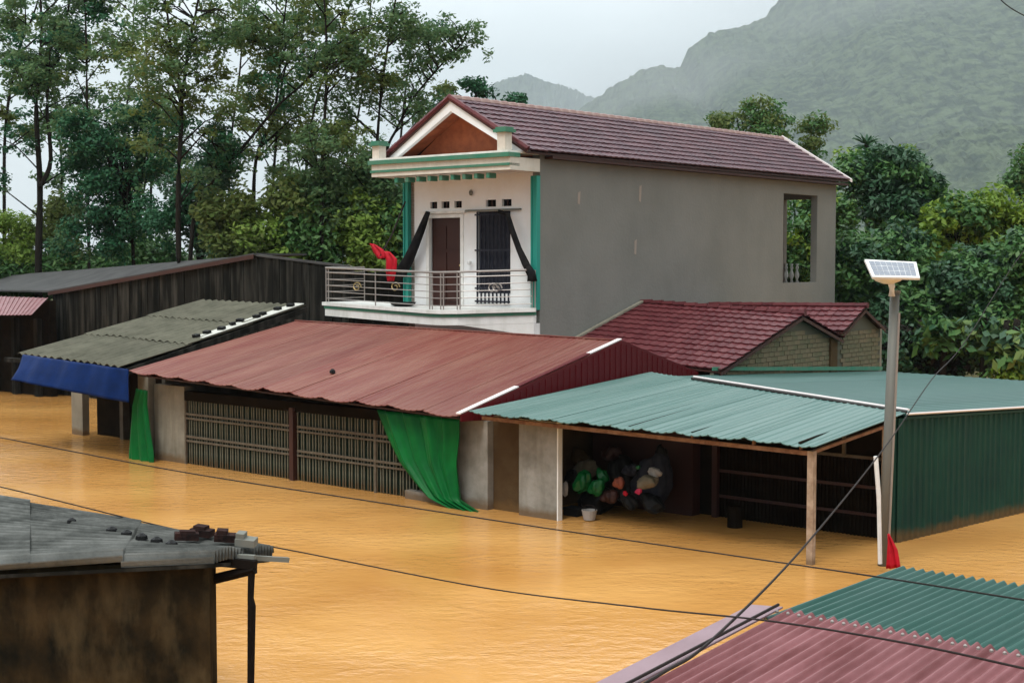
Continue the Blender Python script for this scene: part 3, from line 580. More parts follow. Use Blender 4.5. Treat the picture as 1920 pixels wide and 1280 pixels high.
for i, u0 in enumerate((-44.6, -43.2, -41.8)): E_.part('post', MB().box((u0, 25.05, -1), (u0 + .2, 25.25, 2.6)), 'dark_board')

# ------------------------------------------------------------ tiled annex with two gables
A_ = Thing('tiled_annex', (-16.1, 30, 0), 'single storey annex with two red tiled gable roofs and mossy brick gable ends', 'building')
AU = -16.15; AL = FU1 + .03
ev, rv, bv, r2, e2 = 26.15, 29.87, 32.0, 33.2, 34.4
a_roof = A_.part('roof', MB().prism([(AL, ev, 2.28), (AU + .15, ev, 2.05), (AU + .15, rv, 3.16), (AL, rv, 3.34)], (0, 0, .04)).prism([(AL, rv, 3.34), (AU + .15, rv, 3.16), (AU + .15, bv, 2.5), (AL, bv, 2.6)], (0, 0, .04)), 'dark_wood')
tile_slope(A_, a_roof, (AL, ev, 2.33), (AU + .2, ev, 2.1), (AU + .2, rv, 3.22), (AL, rv, 3.4), .23, .3, 'tile_red', 300, 'right')
tile_slope(A_, a_roof, (AU + .2, bv, 2.56), (AL, bv, 2.66), (AL, rv, 3.4), (AU + .2, rv, 3.22), .23, .3, 'tile_red', 0)
a_roof2 = A_.part('roof', MB().prism([(AL, bv, 2.5), (AU + .15, bv, 2.68), (AU + .15, r2, 3.26), (AL, r2, 3.2)], (0, 0, .04)).prism([(AL, r2, 3.2), (AU + .15, r2, 3.26), (AU + .15, e2, 2.72), (AL, e2, 2.72)], (0, 0, .04)), 'dark_wood')
tile_slope(A_, a_roof2, (AL, bv, 2.56), (AU + .2, bv, 2.74), (AU + .2, r2, 3.32), (AL, r2, 3.26), .23, .27, 'tile_red', 120, 'right')
rcm = MB().tube([(0, 0, 0), (.34, 0, .01)], [.075, .085], 6).mesh('ridge_cap', 'tile_red')
for i in range(14):
    for vv, zz0, zz1, pr in ((rv, 3.44, 3.26, a_roof), (r2, 3.3, 3.36, a_roof2)):
        s_ = i / 13; A_.inst('ridge_cap', rcm, Matrix.Translation((lerp(AL, AU - .1, s_), vv, lerp(zz0, zz1, s_))), pr)
A_.part('wall_flashing', MB().prism([(AL + .01, ev, 2.36), (AL + .12, ev, 2.36), (AL + .12, rv, 3.45), (AL + .01, rv, 3.45)], (0, 0, .05)), 'plaster', parent=a_roof)
def gtop(v):
    if v < rv: return lerp(2.05, 3.16, (v - ev) / (rv - ev))
    if v < bv: return lerp(3.16, 2.5, (v - rv) / (bv - rv))
    if v < r2: return lerp(2.66, 3.24, (v - bv) / (r2 - bv))
    return lerp(3.24, 2.7, (v - r2) / (e2 - r2))
gwl = A_.part('gable_wall', MB().prism([(AU - .1, ev, 1)] + [(AU - .1, v, gtop(v) - .01) for v in (ev, rv, bv - .02)] + [(AU - .1, bv + .02, gtop(bv + .02)), (AU - .1, r2, 3.23), (AU - .1, e2, 2.69), (AU - .1, e2, 1)], (.1, 0, 0)), 'mortar')
bme = MB().box((0, 0, 0), (.035, .235, .098)).mesh('brick', 'brick'); nb = 0
for r_ in range(17):
    z = 1.5 + r_ * .112; v = ev + (r_ % 2) * .12
    while v < e2 - .2:
        if z + .11 < min(gtop(v + .01), gtop(v + .23)) and nb < 300 and not (31.55 < v < 32.15):
            A_.inst('brick', bme, Matrix.Translation((AU + random.uniform(-.012, .004), v, z)), gwl); nb += 1
        v += .25
A_.part('brick_pier', MB().box((AU, 31.5, 1), (AU + .09, 31.85, 2.6)), 'brown_wall', parent=gwl)
A_.part('end_wall', MB().box((AU - .12, e2, -1), (AU + .02, e2 + .12, 2.75)).box((AL, e2, -1), (AU - .12, e2 + .12, 2.7)), 'plaster')
for s0, s1, m0 in ((ev, rv, 0), (bv + .02, r2, 0), (rv, bv, 0), (r2, e2, 0)):
    A_.part('verge_board', MB().prism([(AU + .16, s0, gtop(s0) - .06), (AU + .19, s0, gtop(s0) - .06), (AU + .19, s1 - .01, gtop(s1 - .01) - .06), (AU + .16, s1 - .01, gtop(s1 - .01) - .06)], (0, 0, .08)), 'dark_wood', parent=a_roof)

# ------------------------------------------------------------ teal hall and its awning
B_ = Thing('teal_hall', (-11, 21, 0), 'wide low hall with pale teal metal roof and dark green corrugated side wall', 'building')
gA, gB = Vector((-9.42, 20.82, 0)), Vector((-7.5, 34.3, 0))
mc = [Vector((-16.2, 23.75, 2.12)), Vector((-9.35, 20.95, 2.05)), gB + Vector((.06, 0, 1.5)), Vector((-16.05, 34.3, 1.6))]
mr_ = B_.part('roof', MB().prism([p + Vector((0, 0, -.07)) for p in mc], (0, 0, .04)), 'green_wall')
roof_sheets(B_, mc, 1.0, .2, .012, 'teal_pale', parent=mr_, ny=2)
B_.part('edge_flashing', MB().tube([mc[1] + Vector((0.02, 0, .02)), mc[2] + Vector((.02, 0, .02))], .02, 6), 'white_flash', parent=mr_)
B_.part('wall_flashing', MB().box((AU + .1, ev - .3, 1.9), (AU + .16, e2, 2.14)) if False else MB().prism([(AU + .08, ev - .2, 2.12), (AU + .08, e2, 1.62), (AU + .08, e2, 1.72), (AU + .08, ev - .2, 2.2)], (.03, 0, 0)), 'green_trim', parent=mr_)
gl = (gB - gA); gn = Vector((gl.y, -gl.x, 0)).normalized(); npan = 13
for i in range(npan):
    p0, p1 = gA + gl * (i / npan), gA + gl * ((i + 1) / npan); zt0, zt1 = lerp(2.0, 1.46, i / npan), lerp(2.0, 1.46, (i + 1) / npan)
    def fn(a, b_): 
        p = lerp(p0, p1, a); x = (i + a) * gl.length / npan; p = p + gn * (.03 * max(0, min(1, (.2 - abs(((x / .17) % 1) - .5)) / .08)) + (i % 2) * .006); p.z = lerp(-1, lerp(zt0, zt1, a), b_); return p
    B_.part('wall_sheet', MB().grid(fn, 36, 1, -gn * .01), 'green_wall')
B_.part('front_corner_post', MB().box((-9.62, 20.75, -1), (-9.45, 20.9, 2.0)), 'green_wall')
B_.part('wall_bracket', MB().tube([gA + gl * .38 + gn * .02 + Vector((0, 0, 1.0)), gA + gl * .38 + gn * .35 + Vector((0, 0, 1.02))], .02, 6), 'steel_rail')
B_.part('far_wall', MB().box((-16, 34.1, -1), (-7.6, 34.2, 1.4)), 'green_wall')
aw = Thing('teal_awning', (-13, 18.4, 0), 'sloping teal ribbed metal awning on rusty frame over the flooded shop front', 'awning')
ac = [Vector((-16.25, 18.25, 1.86)), Vector((-9.55, 18.3, 1.8)), Vector((-9.38, 21.1, 2.09)), Vector((-16.3, 23.9, 2.2))]
roof_sheets(aw, ac, .62, .155, .012, 'teal_sheet', eave=.012, jit=.02, sag=.035, ny=3)
aw.part('top_flashing', MB().tube([ac[3] + Vector((1.5, -.68, .03)), ac[2] + Vector((0, 0, .03))], .022, 6), 'white_flash')
aw.part('top_flashing_painted_shadow', MB().tube([ac[3] + Vector((1.5, -.76, .0)), ac[2] + Vector((0, -.08, .0))], .022, 4), 'wire')  # dark tube stands in for the shadow along the white top flashing
beam = lambda a, b, w, m='rust_steel', nm='beam': aw.part(nm, MB().bar(a, b, w), m)
beam((-16.2, 18.5, 1.72), (-9.72, 18.5, 1.66), .065)
beam((-9.72, 18.5, 1.68), (-9.5, 20.95, 1.93), .05)
for u0 in (-15.6, -14.3, -13.0, -11.8, -10.7, -9.9):
    beam((u0, 18.5, 1.7), (u0, 18.5, 1.81), .04, nm='stub'); beam((u0, 18.45, 1.8), (u0, 21.2, 2.02), .04, 'dark_interior', 'rafter')
aw.part('post', MB().bar((-9.72, 18.5, -1), (-9.72, 18.5, 1.7), .1), 'post_cream')
aw.part('post', MB().bar((-9.6, 20.7, -1), (-9.6, 20.7, 1.9), .06), 'post_cream')
# shop interior below the awning
I_ = Thing('shop_front', (-13, 21, 0), 'dark shop front of boards and folding doors at the back of the teal awning', 'shop front')
I_.part('brown_wall', MB().box((-16.36, W0 + .12, -1), (-15.64, W0 + .3, 1.7)), 'brown_wall')
I_.part('plaster_panel', MB().box((-15.63, W0 - .03, -1), (-14.76, W0 + .06, 1.72)), 'plaster_grey')
I_.part('panel_edge', MB().box((-14.765, W0 - .04, -1), (-14.74, W0 + .08, 1.72)), 'white_paint')
I_.part('side_wall', MB().box((-15.7, W0 + .3, -1), (-15.6, 21, 1.9)), 'brown_wall')
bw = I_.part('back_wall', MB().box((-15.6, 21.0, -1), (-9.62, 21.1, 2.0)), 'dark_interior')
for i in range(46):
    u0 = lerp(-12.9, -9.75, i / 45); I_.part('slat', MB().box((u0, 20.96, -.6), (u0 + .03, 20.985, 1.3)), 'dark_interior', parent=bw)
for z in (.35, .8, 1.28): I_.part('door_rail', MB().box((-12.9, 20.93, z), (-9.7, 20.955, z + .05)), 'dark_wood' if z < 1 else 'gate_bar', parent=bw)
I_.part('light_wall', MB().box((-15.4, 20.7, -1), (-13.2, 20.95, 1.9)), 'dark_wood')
I_.part('door_post', MB().box((-12.9, 20.85, -1), (-12.8, 20.95, 1.6)), 'dark_wood')
I_.part('strut', MB().bar((-10.35, 20.8, 1.33), (-10.35, 20.8, 1.98), .05), 'gate_bar')
def blob(name, px, py, v, rx, rz, m, label, cat, base=None):
    p = atv(px, py, v); ph = random.uniform(0, 6); tw = random.uniform(-.35, .35); k = MB()
    def fn(a, b_):
        th_ = a * 2 * math.pi; f_ = b_ * math.pi; rr_ = math.sin(f_) ** .6
        w_ = 1 + .22 * math.sin(th_ * 2 + ph) + .14 * math.sin(th_ * 5 + ph * 2 + b_ * 3) + .1 * math.sin(b_ * 9 + th_ * 3 + ph)
        w_ += .05 * math.sin(th_ * 11 + b_ * 17 + ph) + .04 * math.sin(b_ * 25 - th_ * 7); z_ = -math.cos(f_); z_ = z_ * rz * (1 + .18 * math.sin(th_ + ph)) + (.25 * rz if z_ > .8 else 0)
        return (p.x + rx * rr_ * w_ * math.cos(th_) + tw * rx * z_ / rz, p.y + rx * .8 * rr_ * w_ * math.sin(th_), p.z + z_)
    k.grid(fn, 40, 20); return single(name, k, m, (p.x, p.y, p.z - rz), label, cat, smooth=True)
for a_ in (('plastic_sack', 1092, 905, 19.4, .15, .17, 'bag_green', 'shiny green plastic sack nearest the white edged panel', 'sack'), ('plastic_sack', 1118, 915, 19.4, .12, .13, 'bag_green', 'green plastic sack touching the first, lower and to the right', 'sack'),
          ('plastic_sack', 1130, 893, 19.65, .12, .11, 'bag_green', 'small green plastic sack highest of the green ones', 'sack'), ('cloth_bag', 1160, 906, 19.5, .085, .085, 'bag_orange', 'orange bag between the green sacks and the beige sack', 'bag'),
          ('rice_sack', 1214, 905, 19.5, .2, .1, 'sack_beige', 'beige rice sack lying on its side under the awning', 'sack'), ('rice_sack', 1228, 886, 19.7, .13, .07, 'bag_white', 'pale folded sack resting on top of the beige rice sack', 'sack'),
          ('pink_bag', 1197, 921, 19.35, .05, .045, 'bag_pink', 'small pink bag in front of the beige sack', 'bag'), ('white_bag', 1060, 918, 19.3, .05, .11, 'bag_white', 'small white bag standing against the white edged panel', 'bag'),
          ('brown_bag', 1085, 858, 20.4, .22, .14, 'brown_wall', 'dull brown bag stacked high at the back left of the shop', 'bag'), ('brown_bag', 1145, 850, 20.4, .2, .11, 'dark_wood', 'dark maroon bag stacked high at the back, right of the dull brown one', 'bag'),
          ('dark_bag', 1072, 896, 19.7, .11, .11, 'black_plastic', 'black bag between the small white bag and the green sacks', 'bag'), ('dark_bag', 1143, 932, 19.5, .13, .1, 'dark_wood', 'dark maroon bag slumped below the orange bag', 'bag'),
          ('dark_bag', 1182, 882, 19.9, .12, .09, 'blue_black', 'dark bundle piled above the orange bag', 'bag'), ('dark_bag', 1240, 862, 20.2, .13, .2, 'black_plastic', 'tall black bundle at the right end of the piled goods', 'bag'),
          ('dark_bag', 1180, 940, 19.6, .16, .12, 'black_plastic', 'black bag at the waterline under the pink bag', 'bag'), ('dark_bag', 1225, 945, 19.7, .22, .14, 'black_plastic', 'wide black bag at the waterline under the rice sack', 'bag'),
          ('dark_bag', 1115, 940, 19.9, .3, .22, 'black_plastic', 'black heap of bags under the green sacks, standing in the water', 'bag'), ('dark_bag', 1165, 905, 20.2, .26, .36, 'black_plastic', 'tall black heap of bags behind the orange bag', 'bag'), ('dark_bag', 1222, 905, 20.15, .3, .4, 'blue_black', 'tall dark heap of bags behind the beige rice sack', 'bag'), ('mottled_sack', 1095, 882, 20.2, .22, .16, 'sack_beige', 'mottled dull sack behind the green sacks', 'sack'), ('green_packet', 1196, 876, 19.6, .035, .03, 'bag_green', 'tiny green packet on top of the piled goods', 'packet'), ('red_packet', 1172, 925, 19.4, .04, .035, 'red_cloth', 'tiny red packet below the orange bag', 'packet')): blob(*a_)
p = atv(1105, 965, 19.2)
bk = Thing('white_bucket', (p.x, p.y, p.z - .08), 'white bucket floating in the water below the green sacks', 'bucket')
bk.part('shell', MB().lathe((p.x, p.y, p.z - .08), [(.1, 0), (.14, .17), (.125, .17), (.09, .02)], 14), 'bag_white'); bk.part('handle', MB().tube([(p.x + .14 * math.cos(a), p.y, p.z + .09 + .09 * math.sin(a)) for a in np.linspace(0, math.pi, 9)], .008, 5), 'wire')
p = atv(1068, 960, 19.3)
single('black_crate', MB().box((p.x - .14, p.y, p.z - .08), (p.x + .16, p.y + .25, p.z + .06)).box((p.x - .16, p.y - .02, p.z + .04), (p.x + .18, p.y + .27, p.z + .075)), 'black_plastic', tuple(p), 'black crate half sunk beside the white edged panel', 'crate')
p = atv(1378, 960, 20.3)
single('water_drum', MB().lathe((p.x, p.y, -.3), [(.12, 0), (.13, .3), (.125, .62), (.1, .66)], 14), 'dark_interior', (p.x, p.y, -.3), 'dim brown drum standing in water deep under the awning', 'drum')
PV = Thing('white_pipe', (0, 0, 0), 'x', 'pipe') if False else None
a, b = atd(1642, 855, 19.9), atd(1651, 1005, 19.9)
single('white_pipe', MB().tube([uvz(a), lerp(uvz(a), uvz(b), .5) + Vector((.01, 0, 0)), uvz(b) + Vector((0, 0, -.4))], .033, 8), 'pole_white', tuple(uvz(b)), 'white plastic pipe leaning beside the solar lamp post', 'pipe')

# ------------------------------------------------------------ solar street lamp
pb = uvz(atd(1655, 1062, 20.35)); pt = uvz(atd(1678, 548, 20.35))
SL = Thing('solar_street_lamp', (pb.x, pb.y, -.6), 'tall grey post with white solar panel lamp standing in the flood', 'street lamp')
dirp = (pt - pb).normalized()
SL.part('post', MB().tube([pb - dirp * .7, pt], [.076, .07], 12), 'pole_grey', True)
SL.part('conduit', MB().tube([pb - dirp * .7 + Vector((.08, 0, 0)), pt + Vector((.07, 0, -.3))], .02, 6), 'steel_rail')
SL.part('post_cap', MB().tube([pt - dirp * .02, pt + dirp * .03], .08, 12), 'pole_grey')
q0 = uvz(atd(1672, 555, 20.2)); q1 = uvz(atd(1668, 520, 20.2)); 
SL.part('arm', MB().tube([q0, lerp(q0, q1, .5) + Vector((.02, 0, 0)), q1], [.05, .045, .055], 10), 'pole_white', True)
dsk = uvz(atd(1665, 522, 20.2)); SL.part('lamp_head', MB().lathe(tuple(dsk), [(.06, -.08), (.17, -.04), (.22, 0), (.22, .04), (.1, .06)], 16), 'pole_white', True)
cs = [uvz(atd(1636, 519, 19.95)), uvz(atd(1725, 521, 19.95)), uvz(atd(1718, 491, 20.45)), uvz(atd(1621, 486, 20.45))]
cs = [p for p in cs]
pn = (cs[1] - cs[0]).cross(cs[3] - cs[0]).normalized()
pan = SL.part('solar_panel', MB().prism(cs, -pn * .035), 'pole_white')
for i in range(8):
    for j in range(3):
        s0, s1, t0, t1 = .06 + i * .11 + .004, .06 + (i + 1) * .11 - .004, .1 + j * .27 + .012, .1 + (j + 1) * .27 - .012
        SL.part('solar_cell', MB().prism([quadpt(cs, s0, t0) + pn * .001, quadpt(cs, s1, t0) + pn * .001, quadpt(cs, s1, t1) + pn * .001, quadpt(cs, s0, t1) + pn * .001], pn * .004), 'solar', parent=pan)
rc = [uvz(atd(x, y, 19.7)) for x, y in ((1664, 1000), (1662, 1030), (1661, 1066))]; rd = [uvz(atd(x, y, 19.7)) for x, y in ((1668, 1000), (1682, 1030), (1688, 1064))]
single('red_flag', cloth(rc, rd, 10, 8, .03, 2), 'red_cloth', tuple(rd[-1]), 'red cloth pennant hanging at the foot of the solar lamp post', 'flag', smooth=True)

# ------------------------------------------------------------ foreground left: concrete shed
fY = 11.0
K = Thing('concrete_shed', (-4.5, fY, 0), 'stained dark concrete shed with grey corrugated roof in lower left corner', 'shed', rot=0)
cx = atd(392, 1052, fY).x; rz_ = atd(392, 1052, fY).z
K.part('wall', MB().box((-7, fY, -1), (cx, fY + .25, rz_ - .03)).prism([(cx - .3, fY + .25, -1), (cx, fY + .25, -1), (cx - 1.3, fY + 3.4, -1), (cx - 1.6, fY + 3.4, -1)], (0, 0, rz_ + .55)), 'old_concrete')
lf, rfr = atd(-120, 1078, fY - .12), atd(400, 1052, fY - .12); tip = atd(540, 1049, 11.6); bk_ = atd(-120, 926, 15.6)
q = [bk_, lf, rfr, tip]      # ribs run along the wall: span from the back edge to the front edge
kr = K.part('roof', MB().prism([p + Vector((0, 0, -.05)) for p in (lf, rfr, lerp(bk_, tip, .96), bk_)], (0, 0, .03)), 'dark_board')
fn_ = (rfr - lf).cross(bk_ - lf).normalized()
def onroof(px, py, up=.07):
    d_ = ray(px, py); return EYE + d_ * ((lf - EYE).dot(fn_) / d_.dot(fn_)) + Vector((0, 0, up))
nrow = 5
for r_ in range(3):
    for i in range(nrow):
        def fn(a, b_):
            s_ = (i + a) / nrow; t_ = r_ / 3 + b_ / 3 * (1.02 if r_ < 2 else 1)
            A0, A1 = lerp(bk_, lf, s_), lerp(lerp(bk_, tip, .97), rfr, s_); p = lerp(A0, A1, min(t_, 1)) + Vector((0, 0, (2 - r_) * .006 + (i % 2) * .006))
            p.z += .05 * (1 + math.sin(s_ * 20 * 2 * math.pi)) + (.02 * b_ if r_ < 2 else 0) + .012 * math.sin(r_ * 3 + i * 2 + a * 3); return p
        K.part('roof_sheet', MB().grid(fn, 44, 3, (0, 0, -.01)), 'fg_fibro', parent=kr)
K.part('ridge_board', MB().bar(atd(330, 1036, 11.3), atd(478, 1046, 11.2), .05), 'grey_plank', parent=kr)
K.part('plank', MB().bar(atd(455, 1044, 11.3), atd(541, 1049, 11.5), .04), 'grey_plank', parent=kr)
br = MB(); br.bar(atd(330, 1045, 11.25), atd(480, 1058, 11.15), .07); K.part('rafter', br, 'bamboo', parent=kr)
K.part('rafter', MB().tube([atd(392, 1087, 11.2), atd(430, 1078, 11.2), atd(478, 1066, 11.15)], .045, 6), 'bamboo', parent=kr)
K.part('post', MB().tube([atd(472, 1060, 11.15), atd(470, 1120, 11.15), atd(472, 1135, 11.15), atd(470, 1300, 11.15), atd(470, 1500, 11.15)], [.03, .026, .034, .028, .03], 8), 'bamboo')
for i, (x, y, dd, an) in enumerate(((350, 1020, 11.4, .3), (378, 1012, 11.6, -.3), (420, 1022, 11.35, .1), (458, 1030, 11.3, -.15))):
    p = onroof(x, y, .07); k = MB().box((-.1 + .012 * i, -.05, -.03), (.1, .055, .03)).box((-.06, -.04, .03), (.07 - .02 * i, .045, .05 + .008 * i)); o = link('loose_brick', k.mesh('loose_brick', 'old_brick' if i < 3 else 'grey_plank')); o.location = p; o.rotation_euler = (.05 * i, .08, an)
    tag(o, ['dark loose brick lying at the left of the row on the near shed roof', 'dark loose brick behind and above its neighbours on the near shed roof', 'dark loose brick in the middle of the row near the roof tip', 'mossy grey block nearest the tip of the near shed roof'][i], 'brick')
hk = MB().lathe((0, 0, 0), [(.045, 0), (.04, .03), (.01, .05)], 7).mesh('roof_stone', 'black_plastic')
for i in range(5):
    x, y = lerp(210, 322, i / 4), lerp(1010, 1037, i / 4); o = link('roof_stone', hk); o.location = onroof(x, y, .06); o.scale = (1.2, 1.2, 1.1); tag(o, ['leftmost', 'second from left', 'middle', 'fourth from left', 'rightmost'][i] + ' small dark stone of the slanting row on the near corrugated roof', 'stone', 'row of dark stones on the near roof')
for i, (x, y) in enumerate(((45, 1036), (135, 992))): o = link('roof_stone', hk); o.location = onroof(x, y, .06); tag(o, ['stray dark stone near the left picture edge on the near corrugated roof', 'stray dark stone near the upper edge of the near corrugated roof'][i], 'stone')

# ------------------------------------------------------------ foreground right: teal and red roofs
FZ = 1.9
def pz(px, py, z=FZ): return atz(px, py, z)
Q_ = Thing('near_teal_roof_shed', (-4, 10, 0), 'shed roofed in dark teal corrugated metal in lower right corner', 'shed')
tl, tr_ = Vector((-4.97, 8.75, FZ)), Vector((-4.93, 10.99, FZ + .0))
roof_sheets(Q_, [tl, Vector((-1.0, 8.75, FZ)), Vector((-1.0, 10.99, FZ)), tr_], .8, .086, .04, 'fg_teal', 'wave', ny=2, per=10)
Q_.part('wall', MB().box((-4.85, 8.9, -1), (-4.75, 10.8, FZ - .06)).box((-4.75, 10.7, -1), (-1, 10.8, FZ - .06)), 'dark_board')
Q_.part('purlin', MB().box((-4.9, 10.6, FZ - .06), (-1, 10.69, FZ - .005)), 'dark_wood')
X_ = Thing('near_red_roof_shed', (-4, 7, 0), 'shed roofed in faded pinkish red corrugated metal at the bottom edge', 'shed')
z2 = FZ + .07
roof_sheets(X_, [Vector((-4.83, 5.2, z2 - .25)), Vector((-1.0, 5.2, z2 - .25)), Vector((-1.0, 8.85, z2)), Vector((-4.83, 8.85, z2))], .8, .086, .036, 'fg_red', 'wave', ny=4, per=10)
X_.part('edge_flashing', MB().prism([(-5.1, 5.2, z2 - .235), (-4.84, 5.2, z2 - .21), (-4.84, 8.8, z2 + .04), (-5.1, 8.8, z2 + .015)], (0, 0, .012)), 'fg_flash')
X_.part('wall', MB().box((-5.0, 5.2, -1), (-4.9, 8.7, z2 - .28)), 'dark_board')
X_.part('tie_rod', MB().tube([(-4.84, 5.2, z2 - .16), (-4.85, 7, z2 - .05), (-4.82, 8.7, z2 + .09)], .011, 6), 'wire')
screw = MB().lathe((0, 0, 0), [(.014, 0), (.014, .012), (.005, .02)], 6).mesh('roof_screw', 'steel_rail')
for i in range(34): X_.inst('roof_screw', screw, Matrix.Translation((-4.83 + i * .086, 8.7, z2 + .03)))

# ------------------------------------------------------------ cables
def cable(pts, r, label, n_=60):
    P_ = [atd(*p) for p in pts]; out = []
    for i in range(len(P_) - 1):
        p0 = P_[max(i - 1, 0)]; p1 = P_[i]; p2 = P_[i + 1]; p3 = P_[min(i + 2, len(P_) - 1)]
        for k in range(10):
            t_ = k / 10; out.append(.5 * ((2 * p1) + (p2 - p0) * t_ + (2 * p0 - 5 * p1 + 4 * p2 - p3) * t_ ** 2 + (3 * p1 - p0 - 3 * p2 + p3) * t_ ** 3))
    out.append(P_[-1]); o = link('cable', MB().tube(out, r * .72, 6).mesh('cable', 'wire')); tag(o, label, 'cable', None); return o
cable([(-200, 785, 17), (0, 820, 16), (340, 884, 15), (700, 940, 14), (1000, 986, 13.5), (1320, 1033, 13), (1640, 1080, 10.5), (1920, 1124, 9.5), (2100, 1150, 9.5)], .0095, 'thin dark cable crossing just below the shop gates, the farther of two')
cable([(-200, 870, 14), (0, 912, 13.5), (330, 992, 13), (540, 1030, 12.5), (900, 1100, 12), (1200, 1138, 9.6), (1440, 1163, 8), (1700, 1205, 7), (1920, 1252, 6.4), (2100, 1290, 6)], .0085, 'dark cable sweeping low over the water above the near roofs')
cable([(2080, 280, 34), (1920, 470, 30), (1810, 640, 26), (1748, 710, 23), (1665, 830, 18), (1520, 1010, 12), (1350, 1185, 8), (1240, 1262, 7), (1080, 1350, 6)], .013, 'thick dark cable slanting down across the lamp post to the red roof')
cable([(1860, -20, 22), (1885, 8, 22), (1925, 32, 22), (1990, 60, 22)], .012, 'short dark cable in the sky at top right corner')

# ------------------------------------------------------------ vegetation
def leaf_mesh(name, clumps, m, size, aspect=.45, flat=.5):
    """clumps: (centre, rx, rz, n). Every leaf is its own small folded blade."""
    cs_, rr, zz, nn = zip(*[c_[:4] for c_ in clumps]); N = int(sum(nn)); idx = np.repeat(np.arange(len(nn)), nn)
    Cc = np.array([tuple(c_) for c_ in cs_])[idx]; rx = np.array(rr)[idx]; rz = np.array(zz)[idx]
    d = rng.normal(size=(N, 3)); d /= np.linalg.norm(d, axis=1)[:, None]; rad = rng.random(N) ** .45
    P_ = Cc + d * rad[:, None] * np.stack([rx, rx, rz], 1)
    nrm = rng.normal(size=(N, 3)); nrm[:, 2] = np.abs(nrm[:, 2]) + flat; nrm += d * .6; nrm /= np.linalg.norm(nrm, axis=1)[:, None]
    t_ = np.cross(nrm, rng.normal(size=(N, 3))); t_ /= np.linalg.norm(t_, axis=1)[:, None]; b_ = np.cross(nrm, t_)
    s_ = size * rng.uniform(.6, 1.35, N)[:, None]; A = t_ * s_; B = b_ * s_ * aspect
    V_ = np.stack([P_ - A, P_ + B - A * .1, P_ + A, P_ - B - A * .1], 1).reshape(-1, 3)
    me = bpy.data.meshes.new(name); me.vertices.add(N * 4); me.vertices.foreach_set('co', V_.ravel().astype(np.float32))
    me.loops.add(N * 4); me.loops.foreach_set('vertex_index', np.arange(N * 4, dtype=np.int32))
    me.polygons.add(N); me.polygons.foreach_set('loop_start', np.arange(0, N * 4, 4, dtype=np.int32)); me.polygons.foreach_set('loop_total', np.full(N, 4, dtype=np.int32))
    me.update(calc_edges=True); me.materials.append(M[m]); return me
def tree(name, label, stems, clumps, leafm, size, group='tall thin trees behind the sheds', twigs=None, flat=.5, aspect=.45, cat='tree'):
    base = stems[0][0][0] if stems else clumps[0][0]
    base = Vector(base); r = bpy.data.objects.new(name, None); C.objects.link(r); r.location = base; tag(r, label, cat, group)
    if stems:
        k = MB()
        for pts, r0, r1 in stems: k.tube([Vector(p) - base for p in pts], [lerp(r0, r1, i / (len(pts) - 1)) for i in range(len(pts))], 6)
        for pts, r0, r1 in (twigs or []): k.tube([Vector(p) - base for p in pts], [r0, (r0 + r1) / 2, r1][:len(pts)] if len(pts) > 2 else [r0, r1], 4)
        link('trunk', k.mesh('trunk', 'bark', True), r)
    by = {}
    for cl in clumps: by.setdefault(cl[4] if len(cl) > 4 else leafm, []).append((Vector(cl[0]) - base, cl[1], cl[2], cl[3]))
    for mm, cc in by.items(): link('crown', leaf_mesh('crown', cc, mm, size, aspect, flat), r)
    return r
def smooth_stem(pts, d, wob=.0):
    P_ = [atd(x, y, d + random.uniform(-wob, wob)) for x, y in pts]; out = []
    for i in range(len(P_) - 1):
        p0 = P_[max(i - 1, 0)]; p1 = P_[i]; p2 = P_[i + 1]; p3 = P_[min(i + 2, len(P_) - 1)]
        for k in range(5):
            t_ = k / 5; out.append(.5 * ((2 * p1) + (p2 - p0) * t_ + (2 * p0 - 5 * p1 + 4 * p2 - p3) * t_ ** 2 + (3 * p1 - p0 - 3 * p2 + p3) * t_ ** 3))
    out.append(P_[-1]); return out
